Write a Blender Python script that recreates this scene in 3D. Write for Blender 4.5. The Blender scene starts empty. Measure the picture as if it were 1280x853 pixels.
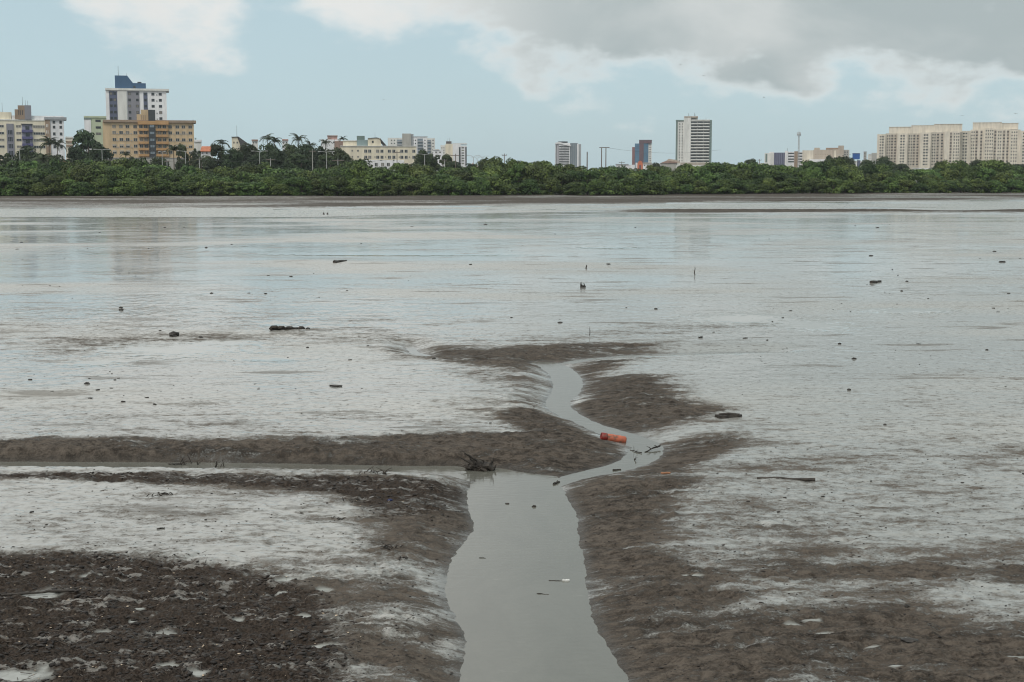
import bpy, bmesh, math, random
import numpy as np
from mathutils import Vector, Matrix

R = math.radians
rng = np.random.default_rng(11)
random.seed(11)
SC = bpy.context.scene
COL = SC.collection

# ------------------------------------------------------------------ camera
H = 5.0                                   # eye height above the mudflat
FPX = 50.0 / 36.0 * 1280.0                # focal length in photo pixels
HORIZON = 221.0                           # photo row of the horizon
PITCH = math.atan((426.5 - HORIZON) / FPX)
cd = bpy.data.cameras.new('camera'); cam = bpy.data.objects.new('camera', cd); COL.objects.link(cam)
cam.location = (0, 0, H); cam.rotation_euler = (R(90) - PITCH, 0, 0)
cd.sensor_width = 36; cd.lens = 50; cd.clip_start = 0.1; cd.clip_end = 20000
SC.camera = cam

# ------------------------------------------------------------------ colour management
SC.view_settings.view_transform = 'Standard'; SC.view_settings.look = 'None'
SC.view_settings.exposure = 0.0; SC.view_settings.gamma = 1.0
SC.cycles.filter_width = 1.1; SC.cycles.max_bounces = 6; SC.cycles.volume_bounces = 0
SC.cycles.caustics_reflective = False; SC.cycles.caustics_refractive = False

# ------------------------------------------------------------------ node helper
class N:
    """tiny helper round a node tree"""
    def __init__(s, nt): s.t = nt; s.L = nt.links
    def n(s, typ, **kw):
        nd = s.t.nodes.new(typ)
        for k, v in kw.items(): setattr(nd, k, v)
        return nd
    def put(s, sock, v):
        if isinstance(v, bpy.types.NodeSocket): s.L.new(v, sock)
        elif v is not None:
            if sock.type == 'RGBA' and len(v) == 3: v = (*v, 1)
            sock.default_value = v
    def math(s, op, a, b=None, c=None, clamp=False):
        nd = s.n('ShaderNodeMath', operation=op, use_clamp=clamp)
        for i, v in enumerate((a, b, c)):
            if v is not None: s.put(nd.inputs[i], v)
        return nd.outputs[0]
    def mix(s, f, a, b):
        nd = s.n('ShaderNodeMix', data_type='RGBA'); s.put(nd.inputs[0], f); s.put(nd.inputs[6], a); s.put(nd.inputs[7], b)
        return nd.outputs[2]
    def step(s, v, lo, hi, a=0.0, b=1.0):
        nd = s.n('ShaderNodeMapRange', interpolation_type='SMOOTHSTEP')
        s.put(nd.inputs[0], v); s.put(nd.inputs[1], lo); s.put(nd.inputs[2], hi); s.put(nd.inputs[3], a); s.put(nd.inputs[4], b)
        return nd.outputs[0]
    def noise(s, vec, scale, detail=4, rough=0.55, dist=0.0):
        nd = s.n('ShaderNodeTexNoise'); s.put(nd.inputs['Vector'], vec)
        nd.inputs['Scale'].default_value = scale; nd.inputs['Detail'].default_value = detail
        nd.inputs['Roughness'].default_value = rough; nd.inputs['Distortion'].default_value = dist
        return nd.outputs['Fac']
    def attr(s, name):
        return s.n('ShaderNodeAttribute', attribute_name=name).outputs['Fac']
    def scale(s, vec, sc):
        nd = s.n('ShaderNodeVectorMath', operation='MULTIPLY'); s.put(nd.inputs[0], vec); nd.inputs[1].default_value = sc
        return nd.outputs[0]

# ------------------------------------------------------------------ world: daylight sky with broken cloud
SUN_EL, SUN_AZ = 53.0, -152.0             # azimuth clockwise from +Y: high, behind and left of the camera
world = bpy.data.worlds.new('World'); SC.world = world; world.use_nodes = True
wt = world.node_tree; wt.nodes.clear(); w = N(wt)
sky = w.n('ShaderNodeTexSky', sky_type='NISHITA', sun_disc=False, sun_elevation=R(SUN_EL), sun_rotation=R(SUN_AZ),
          altitude=0.0, air_density=1.0, dust_density=1.2, ozone_density=1.0)
tc = w.n('ShaderNodeTexCoord').outputs['Generated']
sp = w.n('ShaderNodeSeparateXYZ'); w.L.new(tc, sp.inputs[0]); dx, dy, dz = sp.outputs
az = w.math('ARCTAN2', dx, dy)            # 0 straight ahead, + to the right
el = w.math('ARCSINE', dz)
# cloud deck seen in perspective: direction / height
den = w.math('ADD', w.math('MAXIMUM', dz, 0.0), 0.10)
deck = w.n('ShaderNodeCombineXYZ'); w.L.new(w.math('DIVIDE', dx, den), deck.inputs[0]); w.L.new(w.math('DIVIDE', dy, den), deck.inputs[1])
# near the horizon clouds are seen from the side: noise in (azimuth, elevation)
side = w.n('ShaderNodeCombineXYZ'); w.L.new(az, side.inputs[0]); w.L.new(w.math('MULTIPLY', el, 1.9), side.inputs[1])
n_side = w.noise(side.outputs[0], 12.0, 7, 0.55, 0.1)
n_deck = w.noise(deck.outputs[0], 0.75, 6, 0.55)
hi = w.step(el, 0.10, 0.30)
n_cl = w.math('ADD', w.math('MULTIPLY', n_side, w.math('SUBTRACT', 1.0, hi)), w.math('MULTIPLY', n_deck, hi))
# elevation of the cloud base along the azimuth (the bank ahead to the right hangs lower)
fc = w.n('ShaderNodeFloatCurve'); w.L.new(w.math('MULTIPLY_ADD', az, 1.25, 0.5), fc.inputs['Value'])
def base_pt(px, py): return (math.atan((px - 640) / FPX) * 1.25 + 0.5, (HORIZON - py) / FPX * 4.0)
pts = [(-600, 20), (-250, -10), (20, -22), (75, -12), (105, 30), (190, 52), (290, 42), (345, 4), (390, 16), (440, 30), (520, 28), (570, 42), (630, 66),
       (672, 100), (740, 110), (900, 104), (1050, 112), (1150, 110), (1250, 122), (1330, 116), (1600, 90), (2000, 40)]
cur = fc.mapping.curves[0]
cp = [(min(max(base_pt(*p)[0], 0.0), 1.0), min(base_pt(*p)[1], 1.0)) for p in pts]
cur.points[0].location = cp[0]; cur.points[1].location = cp[-1]
for c in cp[1:-1]: cur.points.new(*c)
fc.mapping.update()
base_el = w.math('MULTIPLY', fc.outputs[0], 0.25)
over = w.math('DIVIDE', w.math('SUBTRACT', el, base_el), 0.045)
over = w.math('MINIMUM', w.math('MAXIMUM', over, -1.5), 1.0)
cl_v = w.math('ADD', w.math('MULTIPLY', over, 0.27), n_cl)
cmask = w.step(cl_v, 0.38, 0.64)
n_shade = w.noise(side.outputs[0], 7.0, 5, 0.5, 0.3)
depth = w.step(cl_v, 0.45, 0.64)
shade = w.math('MULTIPLY', depth, w.step(n_shade, 0.25, 0.55, 0.50, 1.0))
right = w.step(az, -0.10, 0.08, 0.20, 1.0)
shade = w.math('MULTIPLY', shade, right)
ccol = w.mix(shade, (0.86, 0.865, 0.845), (0.425, 0.49, 0.50))
# thin high veil in the blue part
veil = w.math('MULTIPLY_ADD', w.noise(side.outputs[0], 5.0, 4, 0.5), 0.25, 0.68)
skys = w.n('ShaderNodeVectorMath', operation='SCALE'); w.L.new(sky.outputs[0], skys.inputs[0]); skys.inputs[3].default_value = 0.085
blue = w.mix(veil, skys.outputs[0], (0.53, 0.69, 0.75))
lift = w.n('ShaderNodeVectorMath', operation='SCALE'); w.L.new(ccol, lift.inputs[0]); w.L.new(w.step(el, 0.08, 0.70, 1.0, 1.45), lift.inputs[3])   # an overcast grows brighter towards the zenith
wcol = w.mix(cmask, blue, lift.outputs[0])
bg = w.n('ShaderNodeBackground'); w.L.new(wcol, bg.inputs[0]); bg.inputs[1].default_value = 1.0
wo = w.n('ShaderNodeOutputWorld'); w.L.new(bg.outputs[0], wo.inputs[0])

# ------------------------------------------------------------------ sun behind thin cloud
sd = bpy.data.lights.new('sun', 'SUN'); sd.energy = 1.5; sd.angle = R(14); sd.color = (1.0, 0.96, 0.9)
sun = bpy.data.objects.new('sun', sd); COL.objects.link(sun)
sdir = Vector((math.sin(R(SUN_AZ)) * math.cos(R(SUN_EL)), math.cos(R(SUN_AZ)) * math.cos(R(SUN_EL)), math.sin(R(SUN_EL))))
sun.rotation_euler = sdir.to_track_quat('Z', 'Y').to_euler(); sun.location = (0, -20, 60)

# ------------------------------------------------------------------ photo pixel -> place on the ground
CA, SA = math.cos(PITCH), math.sin(PITCH)
def ray(px, py):
    dx = (px - 640) / FPX; dyy = (426.5 - py) / FPX
    return dx, CA + dyy * SA, -SA + dyy * CA
def ground(px, py, z=0.0):
    a, b, c = ray(px, py); t = (z - H) / c
    return Vector((a * t, b * t, z))
def at(px, py, D):
    a, b, c = ray(px, py); t = D / b
    return Vector((a * t, D, H + c * t))
def gpoly(pts, z=0.0):
    return np.array([ground(x, y, z)[:2] for x, y in pts])

# ------------------------------------------------------------------ object helpers
def tag(o, label=None, cat=None, group=None, kind=None):
    if label: o['label'] = label
    if cat: o['category'] = cat
    if group: o['group'] = group
    if kind: o['kind'] = kind
    return o
def link(name, data, parent=None, loc=None):
    o = bpy.data.objects.new(name, data); COL.objects.link(o)
    if parent is not None: o.parent = parent
    if loc is not None: o.location = loc
    return o
def empty(name, loc, label=None, cat=None, group=None, rz=0.0):
    o = link(name, None, None, loc); o.rotation_euler.z = rz; o.empty_display_size = 0.3
    return tag(o, label, cat, group)
def copy_tree(o, parent=None):
    c = o.copy(); COL.objects.link(c)
    if parent is not None: c.parent = parent
    for ch in o.children: copy_tree(ch, c)
    return c

class MB:
    """collects shapes, then links them as ONE mesh object"""
    def __init__(s): s.v = []; s.f = []; s.m = []
    def add(s, vs, fs, mi=0):
        b = len(s.v); s.v.extend([tuple(p) for p in vs]); s.f.extend([tuple(i + b for i in f) for f in fs]); s.m.extend([mi] * len(fs))
    def box(s, x0, y0, z0, x1, y1, z1, mi=0):
        s.add([(x0,y0,z0),(x1,y0,z0),(x1,y1,z0),(x0,y1,z0),(x0,y0,z1),(x1,y0,z1),(x1,y1,z1),(x0,y1,z1)],
              [(0,3,2,1),(4,5,6,7),(0,1,5,4),(1,2,6,5),(2,3,7,6),(3,0,4,7)], mi)
    def prism(s, poly, y0, y1, mi=0):
        """outline in x,z pushed from y0 to y1"""
        n = len(poly)
        s.add([(x, y0, z) for x, z in poly] + [(x, y1, z) for x, z in poly],
              [tuple(range(n)), tuple(range(2*n-1, n-1, -1))] + [(i, i+n, (i+1) % n + n, (i+1) % n) for i in range(n)], mi)
    def tube(s, pts, rads, seg=6, mi=0, cap=True, jit=0.0):
        rings = []; pts = [Vector(p) for p in pts]
        for i, p in enumerate(pts):
            t = (pts[min(i+1, len(pts)-1)] - pts[max(i-1, 0)]).normalized()
            u = t.cross(Vector((0.13, 0.31, 0.95)));
            if u.length < 1e-3: u = t.cross(Vector((1, 0, 0)))
            u.normalize(); v = t.cross(u)
            rings.append([p + (u * math.cos(2*math.pi*k/seg) + v * math.sin(2*math.pi*k/seg)) * rads[i] * (1 + jit * random.uniform(-1, 1)) for k in range(seg)])
        vs = [q for r in rings for q in r]; fs = []
        for i in range(len(pts) - 1):
            for k in range(seg):
                a = i*seg + k; b = i*seg + (k+1) % seg
                fs.append((a, b, b+seg, a+seg))
        if cap:
            fs.append(tuple(range(seg-1, -1, -1))); fs.append(tuple(range((len(pts)-1)*seg, len(pts)*seg)))
        s.add(vs, fs, mi)
    def build(s, name, mats, parent=None, loc=None, smooth=False):
        me = bpy.data.meshes.new(name); me.from_pydata(s.v, [], s.f); me.update()
        if not isinstance(mats, (list, tuple)): mats = [mats]
        for m in mats: me.materials.append(m)
        if len(mats) > 1: me.polygons.foreach_set('material_index', s.m)
        if smooth: me.polygons.foreach_set('use_smooth', [True] * len(me.polygons))
        return link(name, me, parent, loc)

# ------------------------------------------------------------------ simple procedural materials
def mat(name, col, rough=0.7, var=0.25, scale=1.0, bump=0.0, ior=1.45, streak=False, metal=0.0):
    m = bpy.data.materials.new(name); m.use_nodes = True; t = m.node_tree; g = N(t)
    bs = t.nodes['Principled BSDF']
    co = g.n('ShaderNodeTexCoord').outputs['Object']
    f = g.noise(g.scale(co, (1, 1, 0.2)) if streak else co, scale, 5, 0.6)
    c = g.mix(g.step(f, 0.3, 0.7), tuple(v * (1 - var) for v in col), tuple(min(v * (1 + var), 0.95) for v in col))
    g.L.new(c, bs.inputs['Base Color']); bs.inputs['Roughness'].default_value = rough; bs.inputs['IOR'].default_value = ior
    bs.inputs['Metallic'].default_value = metal
    if bump:
        b = g.n('ShaderNodeBump'); b.inputs['Strength'].default_value = bump; b.inputs['Distance'].default_value = 0.02
        g.L.new(g.noise(co, scale * 4, 5, 0.6), b.inputs['Height']); g.L.new(b.outputs[0], bs.inputs['Normal'])
    return m
# ================================================================== THE GROUND
def _hash(ix, iy, seed):
    h = (ix.astype(np.int64) * 374761393 + iy.astype(np.int64) * 668265263 + seed * 974634777) & 0x7fffffff
    h = ((h ^ (h >> 13)) * 1274126177) & 0x7fffffff
    h = h ^ (h >> 16)
    return (h & 0xffff) / 65535.0
def vnoise(x, y, seed=0):
    x0 = np.floor(x); y0 = np.floor(y); fx = x - x0; fy = y - y0
    fx = fx*fx*fx*(fx*(fx*6-15)+10); fy = fy*fy*fy*(fy*(fy*6-15)+10)
    a = _hash(x0, y0, seed); b = _hash(x0+1, y0, seed); c = _hash(x0, y0+1, seed); d = _hash(x0+1, y0+1, seed)
    return (a*(1-fx)+b*fx)*(1-fy) + (c*(1-fx)+d*fx)*fy
def fbm(x, y, scale, octv=4, seed=0, gain=0.5):
    x = x * scale; y = y * scale; s = np.zeros_like(x); a = 1.0; t = 0.0
    for i in range(octv):
        ca, sa = math.cos(0.6 + i), math.sin(0.6 + i)
        s += a * vnoise(x*ca - y*sa + 17.3*i, x*sa + y*ca - 9.1*i, seed + i); t += a
        a *= gain; x = x * 2.03; y = y * 2.03
    return s / t                          # 0..1, mean 0.5
def sdist(X, Y, poly):
    """signed distance in metres to a closed outline on the ground (negative inside)"""
    d = np.full(X.shape, 1e18); ins = np.zeros(X.shape, bool); n = len(poly)
    for i in range(n):
        x0, y0 = poly[i]; x1, y1 = poly[(i+1) % n]; ex, ey = x1-x0, y1-y0
        t = np.clip(((X-x0)*ex + (Y-y0)*ey) / (ex*ex + ey*ey + 1e-12), 0, 1)
        d = np.minimum(d, (X-x0-t*ex)**2 + (Y-y0-t*ey)**2)
        if abs(ey) > 1e-12:
            ins ^= ((y0 > Y) != (y1 > Y)) & (X < ex * (Y-y0) / ey + x0)
    d = np.sqrt(d); return np.where(ins, -d, d)
def sstep(v, a, b):
    t = np.clip((v - a) / (b - a), 0, 1); return t*t*(3-2*t)

WL = -0.17                                # water level below the flat
# outlines of the creek, read off the photograph and laid on the ground at water level
creek_main = gpoly([(619,585),(603,587),(594,601),(587,606),(584,618),(583,628),(589,645),(594,662),(584,674),(571,690),(560,715),(557,736),(560,752),
   (569,768),(577,784),(583,802),(582,820),(578,840),(572,875),(560,960),(900,960),(800,880),(784,853),(771,830),(759,808),(747,788),(740,772),(734,747),
   (732,725),(731,711),(726,694),(723,679),(723,664),(722,650),(718,640),(713,630),(705,616),(700,605),(696,596),(676,593),(655,590),(640,587)], WL)
creek_stream = gpoly([(695,601),(702,596),(718,592),(733,589),(750,585),(764,581),(778,575),(787,567),(792,560),(787,556),(772,551),(760,547),(746,541),
   (730,533),(715,526),(700,520),(689,514),(682,508),(683,500),(689,493),(692,484),(691,476),(688,469),(682,464),(672,457),(662,455),(668,452.5),(690,453),
   (703,456),(713,461),(721,467),(727,474),(728,482),(724,490),(716,497),(711,502),(712,508),(718,513),(726,519),(738,526),(751,532),(768,537),(786,542),
   (803,547),(817,553),(825,560),(826,566),(821,573),(808,580),(790,586),(772,590),(751,594),(730,599),(712,604),(702,608)], WL)
creek_branch = gpoly([(-700,575),(-300,576.5),(0,577),(120,577.2),(230,577.4),(330,578.6),(400,580),(450,581),(510,582),(560,582),(600,583.5),(619,585),(612,592),(600,597),
   (588,603),(570,599),(540,597.5),(500,596),(470,594),(440,593.5),(400,592.8),(340,592),(300,592),(240,591.2),(180,590.2),(100,589.4),(0,588.8),(-300,589),(-700,589)], WL)
creek_rill = gpoly([(507,431.5),(514,431),(519,436),(524,441),(540,445),(575,448),(575,449.2),(538,447.2),(516,444),(509,438)], WL)
creek_thread = gpoly([(696,455),(712,451.5),(740,447.6),(790,444.3),(850,442),(960,440.3),(960,441.2),(850,443.1),(790,445.8),(745,449.4),(715,455)], WL)
river = gpoly([(-900,261),(-300,261),(0,261.5),(150,261.5),(300,260.5),(470,259.5),(640,257.5),(770,256),(900,253.5),(1050,252),(1280,250.5),(1700,249.5),(2300,249),
   (2300,261),(1700,262),(1280,262.8),(1180,262.8),(1050,262.2),(900,261.4),(800,261.6),(740,262.4),(680,265),(600,266.8),(470,268),(300,269.5),(150,271),(0,272),(-300,273),(-900,273)], WL)
# dark drained mud: (outline, strength, soft edge in metres)
dark_areas = [(gpoly(p), s, e) for p, s, e in [
  ([(-700,547),(-300,548),(0,548.5),(150,548),(300,549),(430,546),(520,541),(600,539),(655,539),(640,528),(622,517),(640,509),(665,510),(690,514),(715,527),(746,542),(772,551),
    (790,560),(785,568),(763,582),(733,590),(690,593),(640,588),(619,586),(400,580),(0,575),(-300,576),(-700,576)], 1.05, 0.30),
  ([(560,462),(640,462),(690,470),(690,490),(682,506),(640,508),(590,512),(620,497),(660,486),(600,474)], 0.62, 0.9),
  ([(90,424),(200,420),(330,420),(345,427),(240,428),(150,432),(110,445),(70,440)], 0.62, 1.2),
  ([(330,414),(420,412),(520,418),(560,428),(470,428),(380,421)], 0.45, 1.6),
  ([(560,425),(700,418),(830,405),(980,398),(1010,404),(860,416),(720,426),(600,431)], 0.42, 1.6),
  ([(482,432),(500,430),(508,436),(512,444),(500,446),(490,441)], 0.75, 0.6),
  ([(526,436),(545,431),(600,434),(640,432.5),(700,428.5),(770,427.5),(825,429.5),(800,437.5),(740,442),(690,447),(664,455),(682,466),(640,463),(600,456),(560,449),(535,446)], 0.95, 0.7),
  ([(705,455),(730,449),(780,446.5),(810,448),(775,456),(745,466),(830,469),(842,480),(855,495),(878,506),(915,512),(870,524),(820,531),(786,534),(752,529),(722,515),(713,503),(728,483),(722,467)], 1.0, 0.6),
  ([(822,560),(806,548),(835,546),(870,542.5),(912,541.5),(936,548),(920,556),(888,566),(868,577),(838,588),(800,592),(750,596),(702,603),(740,594),(800,580),(824,570)], 0.95, 0.35),
  ([(700,604),(742,598),(800,596),(862,598),(872,608),(822,622),(838,648),(800,668),(862,700),(905,722),(930,742),(890,770),(930,800),(900,853),(784,853),(759,808),(740,772),(734,747),(731,711),(723,679),(722,653),(713,632)], 1.0, 0.45),
  ([(870,640),(960,650),(1040,668),(960,672),(900,668)], 0.42, 1.0),
  ([(850,690),(980,690),(1080,700),(1180,700),(1300,695),(1500,700),(1500,722),(1200,722),(1060,735),(940,740),(860,720)], 0.62, 0.7),
  ([(800,770),(900,760),(1020,758),(1120,752),(1200,775),(1300,780),(1500,782),(1500,960),(820,960)], 0.95, 0.5),
  ([(-700,591),(0,590.5),(150,592),(300,593.5),(420,594.5),(500,595),(570,599),(587,604),(590,640),(586,655),(520,650),(460,636),(430,618),(330,610),(240,606),(110,602),(0,598),(-700,600)], 0.85, 0.16),
  ([(470,640),(586,648),(592,662),(566,692),(556,730),(470,732),(430,705),(480,665)], 0.60, 0.4),
  ([(-700,690),(0,690),(100,689),(200,696),(280,708),(345,715),(400,735),(430,800),(420,960),(-700,960)], 0.95, 0.45),
  ([(330,714),(420,710),(500,692),(560,697),(556,740),(568,768),(585,808),(576,860),(560,960),(400,960),(410,800)], 0.64, 0.5),
  ([(30,657),(120,656),(170,664),(100,668)], 0.3, 0.4),
]]
litter_areas = [(gpoly(p), s, e) for p, s, e in [
  ([(-700,690),(0,690),(100,690),(200,697),(300,710),(350,722),(400,740),(420,770),(430,810),(420,960),(-700,960)], 1.0, 0.5),
  ([(-700,589),(0,589.5),(300,593),(500,597),(580,601),(585,618),(470,632),(430,618),(300,606),(0,597),(-700,599)], 0.8, 0.18),
  ([(420,600),(560,602),(586,618),(560,640),(470,650),(430,630)], 0.6, 0.4),
]]
# small pools in the trampled mud: px, py, half-width px, half-height px
puddles = [(130,788.5,15,2.6),(203,790.5,19,3.2),(228,780.5,8,1.5),(246,838,13,4.2),(20,842,40,8),(46,742,24,4.5),(110,718,14,1.6),(70,713,9,1.6),(360,722.5,15,1.8),(352,738,8,1.3),
           (405,734.5,9,1.7),(380,768.5,14,2.0),(175,757,7,1.2),(298,772,7,1.3),(210,829,12,1.6),(165,773.5,4,1.0),(405,805,16,1.6),(445,830,9,2.6),
           (990,778,12,1.4),(1012,771,10,1.2),(1030,789,8,1.2),(1120,828,10,1.4),(1270,817,12,1.2),(865,716,12,1.2),(950,723,10,1.1),(1090,805,9,1.1),
           (1075,683,10,1.0),(990,737,9,1.0),
           (215,436,105,9),(345,405,20,2.5),(285,428,42,4),(930,398,70,6),(1015,405,50,7),(500,318,140,1.3),(760,309,40,1.3),(120,452,40,4),(1130,388,60,3.5),(330,448,50,3)]
PUD = []
for px, py, hw, hh in puddles:
    c = ground(px, py); PUD.append((c.x, c.y, hw / FPX * c.y, abs(ground(px, py-hh).y - ground(px, py+hh).y) / 2))
SHORE_PX = np.array([-900, 0, 260, 480, 640, 900, 1000, 1100, 1280, 2200], float)
SHORE_PY = np.array([245.5, 245.2, 245, 244.6, 243.4, 242.2, 241.8, 240.3, 239, 238.5])
SHORE = np.array([ground(a, b, 0.35)[:2] for a, b in zip(SHORE_PX, SHORE_PY)])
def shore_y(x): return np.interp(x, SHORE[:, 0], SHORE[:, 1])

def terrain(X, Y):
    """height and material masks of the mudflat at X, Y"""
    warp = (fbm(X, Y, 1.6, 3, 5) - 0.5) * 0.22 + (fbm(X, Y, 6.0, 3, 6) - 0.5) * 0.20
    near = Y < 70
    dm = np.full(X.shape, 99.0); db = np.full(X.shape, 99.0)
    dm[near] = np.minimum(sdist(X[near], Y[near], creek_main), np.minimum(sdist(X[near], Y[near], creek_stream), np.minimum(sdist(X[near], Y[near], creek_rill), sdist(X[near], Y[near], creek_thread) + .03)))
    db[near] = sdist(X[near], Y[near], creek_branch)
    dr = np.full(X.shape, 999.0); far = Y > 120
    dr[far] = sdist(X[far], Y[far], river)
    north = sstep(Y - np.interp(X, [-30, -9, 0, 2], [24.9, 24.9, 24.5, 24.2]), -.2, .2) * sstep(-X, -1.6, 0.4)
    # gentle relief of the flat
    z = (fbm(X, Y, 0.13, 3, 21) - 0.5) * 0.05
    rough = (fbm(X, Y, 2.2, 4, 31) - 0.5)
    fine = (fbm(X, Y, 9.0, 4, 41, 0.6) - 0.5)
    # masks
    dark = np.zeros(X.shape); lit = np.zeros(X.shape)
    idx = np.where(near.ravel())[0]; xs = X.ravel()[idx]; ys = Y.ravel()[idx]
    dk = dark.ravel(); lt = lit.ravel()
    for poly, s, e in dark_areas:
        d = sdist(xs, ys, poly); dk[idx] = np.maximum(dk[idx], s * sstep(-d, -1.7 * e, 1.3 * e))
    for poly, s, e in litter_areas:
        d = sdist(xs, ys, poly); lt[idx] = np.maximum(lt[idx], s * sstep(-d, -e, e))
    dark = dk.reshape(X.shape); lit = lt.reshape(X.shape)
    patch = fbm(X * .6, Y, .055, 4, 61)
    dark = dark + (1 - np.minimum(dark, 1)) * (0.10 + 0.55 * np.clip(patch - 0.42, 0, 1) * 2) * sstep(-Y, -75, -22) + (1 - np.minimum(dark, 1)) * 0.55 * np.clip(patch - 0.40, 0, 1) * sstep(Y, 20, 75)
    # far bank beyond the river
    sh = shore_y(X); bank = sstep(Y - sh, -135, -95) * (dr > 0) * (Y > 150) * np.clip(-0.08 + 1.9 * fbm(X * .3, Y, .11, 3, 55), 0.05, 1.3)
    ridge = np.exp(-((Y - (ground(900, 264.5).y + (X - 40) * -0.02)) / 10.0)**2) * sstep(X, 6, 26)
    land = sstep(Y - sh, -7, 1) * (Y > 150); lit = np.maximum(lit, land); dark = np.maximum(dark, np.maximum(bank * 1.0, land * 1.6)); dark = np.maximum(dark, ridge * 1.2)
    z = z + 0.5 * sstep(Y - sh, -60, 4) * (Y > 150) + 1.5 * sstep(Y - sh, 15, 70) + ridge * 0.34
    # banks: the creek cuts into the flat
    def carve(z, d, steep, gentle):
        d = d + warp * 0.30 + 0.05
        h = steep * sstep(d, -0.04, 0.34) + (1 - steep) * (sstep(d, -0.6 * gentle, gentle) * 1.55 - 0.55)
        return np.where(d > 0, WL - 0.004 + (z - WL + 0.004) * np.clip(h, 0, 1), WL - 0.015 - np.clip(-d, 0, 0.5) * 0.5)
    z0 = z + rough * (0.012 + 0.065 * dark) + fine * (0.004 + 0.065 * dark + 0.03 * lit)
    rill = 1 - np.abs(2 * fbm(X * .7 + Y * .3, Y, 2.6, 3, 71) - 1)
    z0 = z0 - np.clip(rill - .72, 0, 1) * 0.16 * np.clip(dark, 0, 1)
    steep = north
    z = carve(z0, dm, np.zeros(X.shape), 0.9 + 0.7 * sstep(X, 0.3, 3.0))
    z = np.minimum(z, carve(z0, db, steep, 0.55))
    # drop a crumbled lip on the north bank
    z = z + 0.05 * np.exp(-((db - 0.55) / 0.35)**2) * steep * (0.6 + 1.2 * rough)
    dr = dr + (fbm(X * .6, Y, .035, 4, 66) - 0.5) * 34 * far
    zr = WL - 0.12 + 0.34 * sstep(fbm(X * .10, Y, .085, 4, 88), 0.53, 0.66) + (0.12 - WL) * sstep(dr, -2, np.where(Y > ground(640, 262).y, 14, 22))
    z = np.where(far, np.minimum(z, zr), z)
    # wet near the water line, and the pools
    pud = np.zeros(X.shape)
    for cx, cy, hw, hh in PUD:
        m = (np.abs(X-cx) < hw*2.6) & (np.abs(Y-cy) < hh*2.6)
        if m.any():
            q = np.sqrt(((X[m]-cx)/hw)**2 + ((Y[m]-cy)/hh)**2) + (fbm(X[m], Y[m], 5.0, 3, 77) - 0.5) * 1.5
            k = sstep(-q, -1.5, -0.55); z[m] = z[m] * (1 - k) + (-0.035) * k
            pud[m] = np.maximum(pud[m], k)
    return z, dark, lit, pud, np.minimum(dm, db)

def ramp_rows():
    rows = [-60, -30, -12, 0, 5, 8, 10, 11.2]
    y = 12.0
    while y < 480:
        rows.append(y); y += max(0.012, 0.62 * y*y / (H * FPX))
    while y < 2700:
        rows.append(y); y *= 1.22
    rows.append(3300)
    return np.array(rows)
rows = ramp_rows()
us = np.concatenate([[-1.9, -1.3, -1.0, -0.75], np.linspace(-0.58, 0.58, 1020), [0.75, 1.0, 1.3, 1.9]])
GY, GU = np.meshgrid(rows, us, indexing='ij')
GX = GU * np.maximum(GY, 10.0)
GZ, DARK, LIT, PUDM, DW = terrain(GX, GY)
nr, nc = GX.shape
co = np.stack([GX, GY, GZ], -1).reshape(-1, 3).astype(np.float32)
ii = np.arange(nr*nc).reshape(nr, nc)
quads = np.stack([ii[:-1, :-1], ii[:-1, 1:], ii[1:, 1:], ii[1:, :-1]], -1).reshape(-1, 4)
me = bpy.data.meshes.new('mudflat')
me.vertices.add(len(co)); me.vertices.foreach_set('co', co.ravel())
me.loops.add(quads.size); me.loops.foreach_set('vertex_index', quads.ravel().astype(np.int32))
me.polygons.add(len(quads)); me.polygons.foreach_set('loop_start', np.arange(0, quads.size, 4, dtype=np.int32))
me.polygons.foreach_set('use_smooth', np.ones(len(quads), bool))
me.update(calc_edges=True)
for nm, arr in (('drained', DARK), ('litter', LIT), ('pool', PUDM), ('damp', sstep(-DW, -0.22, 0.0))):
    a = me.attributes.new(nm, 'FLOAT', 'POINT'); a.data.foreach_set('value', arr.ravel().astype(np.float32))

# --- mud: a silty film that mirrors the sky where wet, dark and crumbly where it has drained
mud = bpy.data.materials.new('mud'); mud.use_nodes = True; g = N(mud.node_tree); bs = mud.node_tree.nodes['Principled BSDF']
geo = g.n('ShaderNodeNewGeometry').outputs['Position']
flat = g.scale(geo, (1, 1, 0))
a_dark, a_lit, a_pool = g.attr('drained'), g.attr('litter'), g.attr('pool')
n1 = g.noise(g.scale(flat, (0.45, 1.0, 0)), 1.1, 9, 0.64, 0.4)
n2 = g.noise(g.scale(flat, (0.7, 1.0, 0)), 7.0, 7, 0.66)
n3 = g.noise(g.scale(flat, (0.35, 1.0, 0)), 0.32, 8, 0.6)
n4 = g.noise(flat, 28.0, 4, 0.6)
n5 = g.noise(g.scale(flat, (0.5, 1.0, 0)), 0.07, 6, 0.55)
n6 = g.noise(g.scale(flat, (0.30, 1.0, 0)), 3.0, 6, 0.65)
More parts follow.
